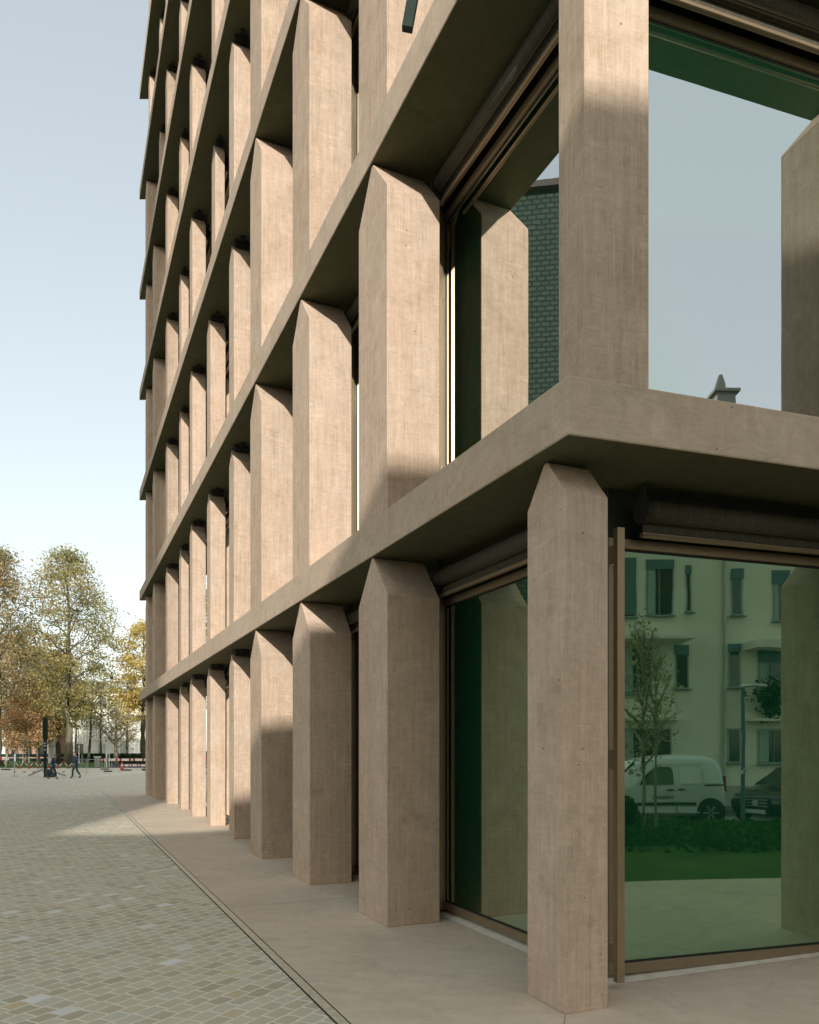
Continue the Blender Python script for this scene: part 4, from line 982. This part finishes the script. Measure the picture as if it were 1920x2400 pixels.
# grates and joints on the plaza
# ------------------------------------------------------------------ people
def skinned(name, verts, edges, radii, mat, parent, root=0):
    me = bpy.data.meshes.new(name); me.from_pydata(verts, edges, []); me.materials.append(mat)
    o = put(name, me, parent)
    sk = o.modifiers.new('skin', 'SKIN'); sk.use_smooth_shade = True
    for i, r_ in enumerate(radii):
        me.skin_vertices[0].data[i].radius = (r_[0], r_[1]) if isinstance(r_, tuple) else (r_, r_)
    me.skin_vertices[0].data[root].use_root = True
    ss = o.modifiers.new('sub', 'SUBSURF'); ss.levels = 1; ss.render_levels = 2
    return o
def person(loc, rz, H, label, stride, jacket, trousers, arm=0.3, lean=0.05):
    e = empty('person', loc, rz); tag(e, label, 'person', 'people walking across the plaza'); s = H/1.75
    P = lambda x, y, z: (x*s, y*s, z*s)
    # +x is forward
    legs = []
    def leg(side, ph):
        hip = P(0, side*0.09, 0.92); knee = P(0.20*ph+0.05, side*0.095, 0.50); ank = P(0.36*ph-(0.10 if ph < 0 else 0.0), side*0.095, 0.09 if ph > 0 else 0.14); toe = P(0.36*ph+0.17-(0.10 if ph < 0 else 0), side*0.10, 0.035 if ph > 0 else 0.05)
        return hip, knee, ank, toe
    L = leg(1, stride); Rr = leg(-1, -stride)
    pel, wai, che, nec, hd, tp = P(0,0,0.95), P(0.01,0,1.12), P(lean,0,1.36), P(lean+0.02,0,1.49), P(lean+0.05,0,1.60), P(lean+0.05,0,1.70)
    shl, shr = P(lean,0.18,1.42), P(lean,-0.18,1.42)
    ell, elr = P(lean-arm*0.5,0.23,1.14), P(lean+arm*0.5,-0.23,1.14); hal, har = P(lean-arm*0.55+0.1,0.23,0.90), P(lean+arm*1.1,-0.22,0.95)
    V = [pel,wai,che,nec,hd,tp,shl,ell,hal,shr,elr,har,L[0],L[1],L[2],L[3],Rr[0],Rr[1],Rr[2],Rr[3], (hal[0]+0.02,hal[1],hal[2]-0.09*s), (har[0]+0.04,har[1],har[2]-0.07*s)]
    Ed = [(0,1),(1,2),(2,3),(3,4),(4,5),(2,6),(6,7),(7,8),(2,9),(9,10),(10,11),(0,12),(12,13),(13,14),(14,15),(0,16),(16,17),(17,18),(18,19),(8,20),(11,21)]
    rd_ = [0.12,0.11,0.125,0.055,(0.085,0.095),(0.07,0.08),0.06,0.042,0.03,0.06,0.042,0.03,0.08,0.055,0.036,0.03,0.08,0.055,0.036,0.03,0.022,0.022]
    rd_ = [tuple(q_*s for q_ in r_) if isinstance(r_, tuple) else r_*s for r_ in rd_]
    skinned('body', V, Ed, rd_, M['skin'], e)
    skinned('jacket', [P(0,0,0.88),pel,wai,che,P(lean+0.01,0,1.47),shl,ell,(hal[0],hal[1],hal[2]+0.03),shr,elr,(har[0],har[1],har[2]+0.03)], [(0,1),(1,2),(2,3),(3,4),(3,5),(5,6),(6,7),(3,8),(8,9),(9,10)],
            [x*s for x in (0.15,0.15,0.145,0.155,0.075,0.085,0.062,0.046,0.085,0.062,0.046)], M[jacket], e, 1)
    skinned('trousers', [P(0,0,0.98),P(0,0,0.93),L[0],L[1],(L[2][0],L[2][1],L[2][2]+0.02),Rr[0],Rr[1],(Rr[2][0],Rr[2][1],Rr[2][2]+0.02)], [(0,1),(1,2),(2,3),(3,4),(1,5),(5,6),(6,7)],
            [x*s for x in (0.12,0.125,0.095,0.07,0.052,0.095,0.07,0.052)], M[trousers], e, 1)
    for q_ in (L, Rr): skinned('shoe', [(q_[2][0]-0.03*s,q_[2][1],q_[3][2]+0.02),q_[3]], [(0,1)], [0.045*s,0.036*s], M['shoe'], e)
    skinned('hair', [P(lean+0.03,0,1.63),P(lean+0.03,0,1.72)], [(0,1)], [(0.092*s,0.088*s),(0.075*s,0.078*s)], M['hair'], e)
    fx = lean+0.05+0.085
    b = MB(); b.obox(P(fx+0.008,0,1.605), (0.014*s,0,0), (0,0.011*s,0), (0,0,0.024*s)); b.build('nose', M['skin'], e, bevel=0.004)
    b = MB()
    for sd in (-1,1): b.obox(P(fx+0.002,sd*0.032,1.635), (0.004*s,0,0), (0,0.012*s,0), (0,0,0.006*s))
    b.build('eyes', M['hair'], e)
person(at(177.5, 48.3), R(180), 1.66, 'person in a navy jacket and dark trousers walking right of the plane tree trunk', 0.5, 'navy', 'jeans', 0.25)
person(at(123, 47.0), R(0), 1.50, 'person in dark blue clothes walking behind the braced foot of the column', 0.6, 'navy', 'navy', 0.4, 0.12)

# ------------------------------------------------------------------ light, sky, camera
s_dir = Vector((0.2186, -2.918, 1.17)).normalized()
el = math.asin(s_dir.z); az = math.atan2(s_dir.x, s_dir.y)      # from +Y clockwise
sun = bpy.data.lights.new('sun', 'SUN'); sun.energy = 1.74; sun.angle = R(0.53); sun.color = (1.0, 0.965, 0.92)
so = bpy.data.objects.new('sun', sun); COL.objects.link(so); so.rotation_euler = (-s_dir).to_track_quat('-Z', 'Y').to_euler(); so.location = (0, -10, 40)
world = bpy.data.worlds.new('World'); scene.world = world; world.use_nodes = True
nt = world.node_tree; nt.nodes.clear()
sky = nt.nodes.new('ShaderNodeTexSky'); sky.sky_type = 'NISHITA'; sky.sun_disc = False; sky.sun_elevation = el; sky.sun_rotation = az
sky.altitude = 300; sky.air_density = 1.0; sky.dust_density = 1.6; sky.ozone_density = 1.0
hsv = nt.nodes.new('ShaderNodeHueSaturation'); hsv.inputs['Saturation'].default_value = 0.72
gm = nt.nodes.new('ShaderNodeGamma'); gm.inputs[1].default_value = 0.52
ml = nt.nodes.new('ShaderNodeVectorMath'); ml.operation = 'MULTIPLY'; ml.inputs[1].default_value = (1.34, 1.34, 1.24)
bg = nt.nodes.new('ShaderNodeBackground'); bg.inputs['Strength'].default_value = 0.15
wo = nt.nodes.new('ShaderNodeOutputWorld')
nt.links.new(sky.outputs[0], hsv.inputs['Color']); nt.links.new(hsv.outputs[0], gm.inputs[0]); nt.links.new(gm.outputs[0], ml.inputs[0]); nt.links.new(ml.outputs[0], bg.inputs[0]); nt.links.new(bg.outputs[0], wo.inputs[0])
cam = bpy.data.cameras.new('camera'); co = bpy.data.objects.new('camera', cam); COL.objects.link(co)
co.location = (0, 0, EYE); co.rotation_euler = (R(90), 0, 0)
cam.sensor_fit = 'HORIZONTAL'; cam.sensor_width = 36.0; cam.lens = F/1920*36.0; cam.shift_y = (HY-1200)/1920; cam.clip_start = 0.05; cam.clip_end = 3000
scene.camera = co
scene.render.engine = 'CYCLES'
scene.cycles.max_bounces = 8; scene.cycles.transparent_max_bounces = 12; scene.cycles.caustics_reflective = False; scene.cycles.caustics_refractive = False
scene.cycles.use_denoising = True
scene.view_settings.view_transform = 'Standard'; scene.view_settings.look = 'None'; scene.view_settings.gamma = 1.0; scene.view_settings.exposure = 1.26
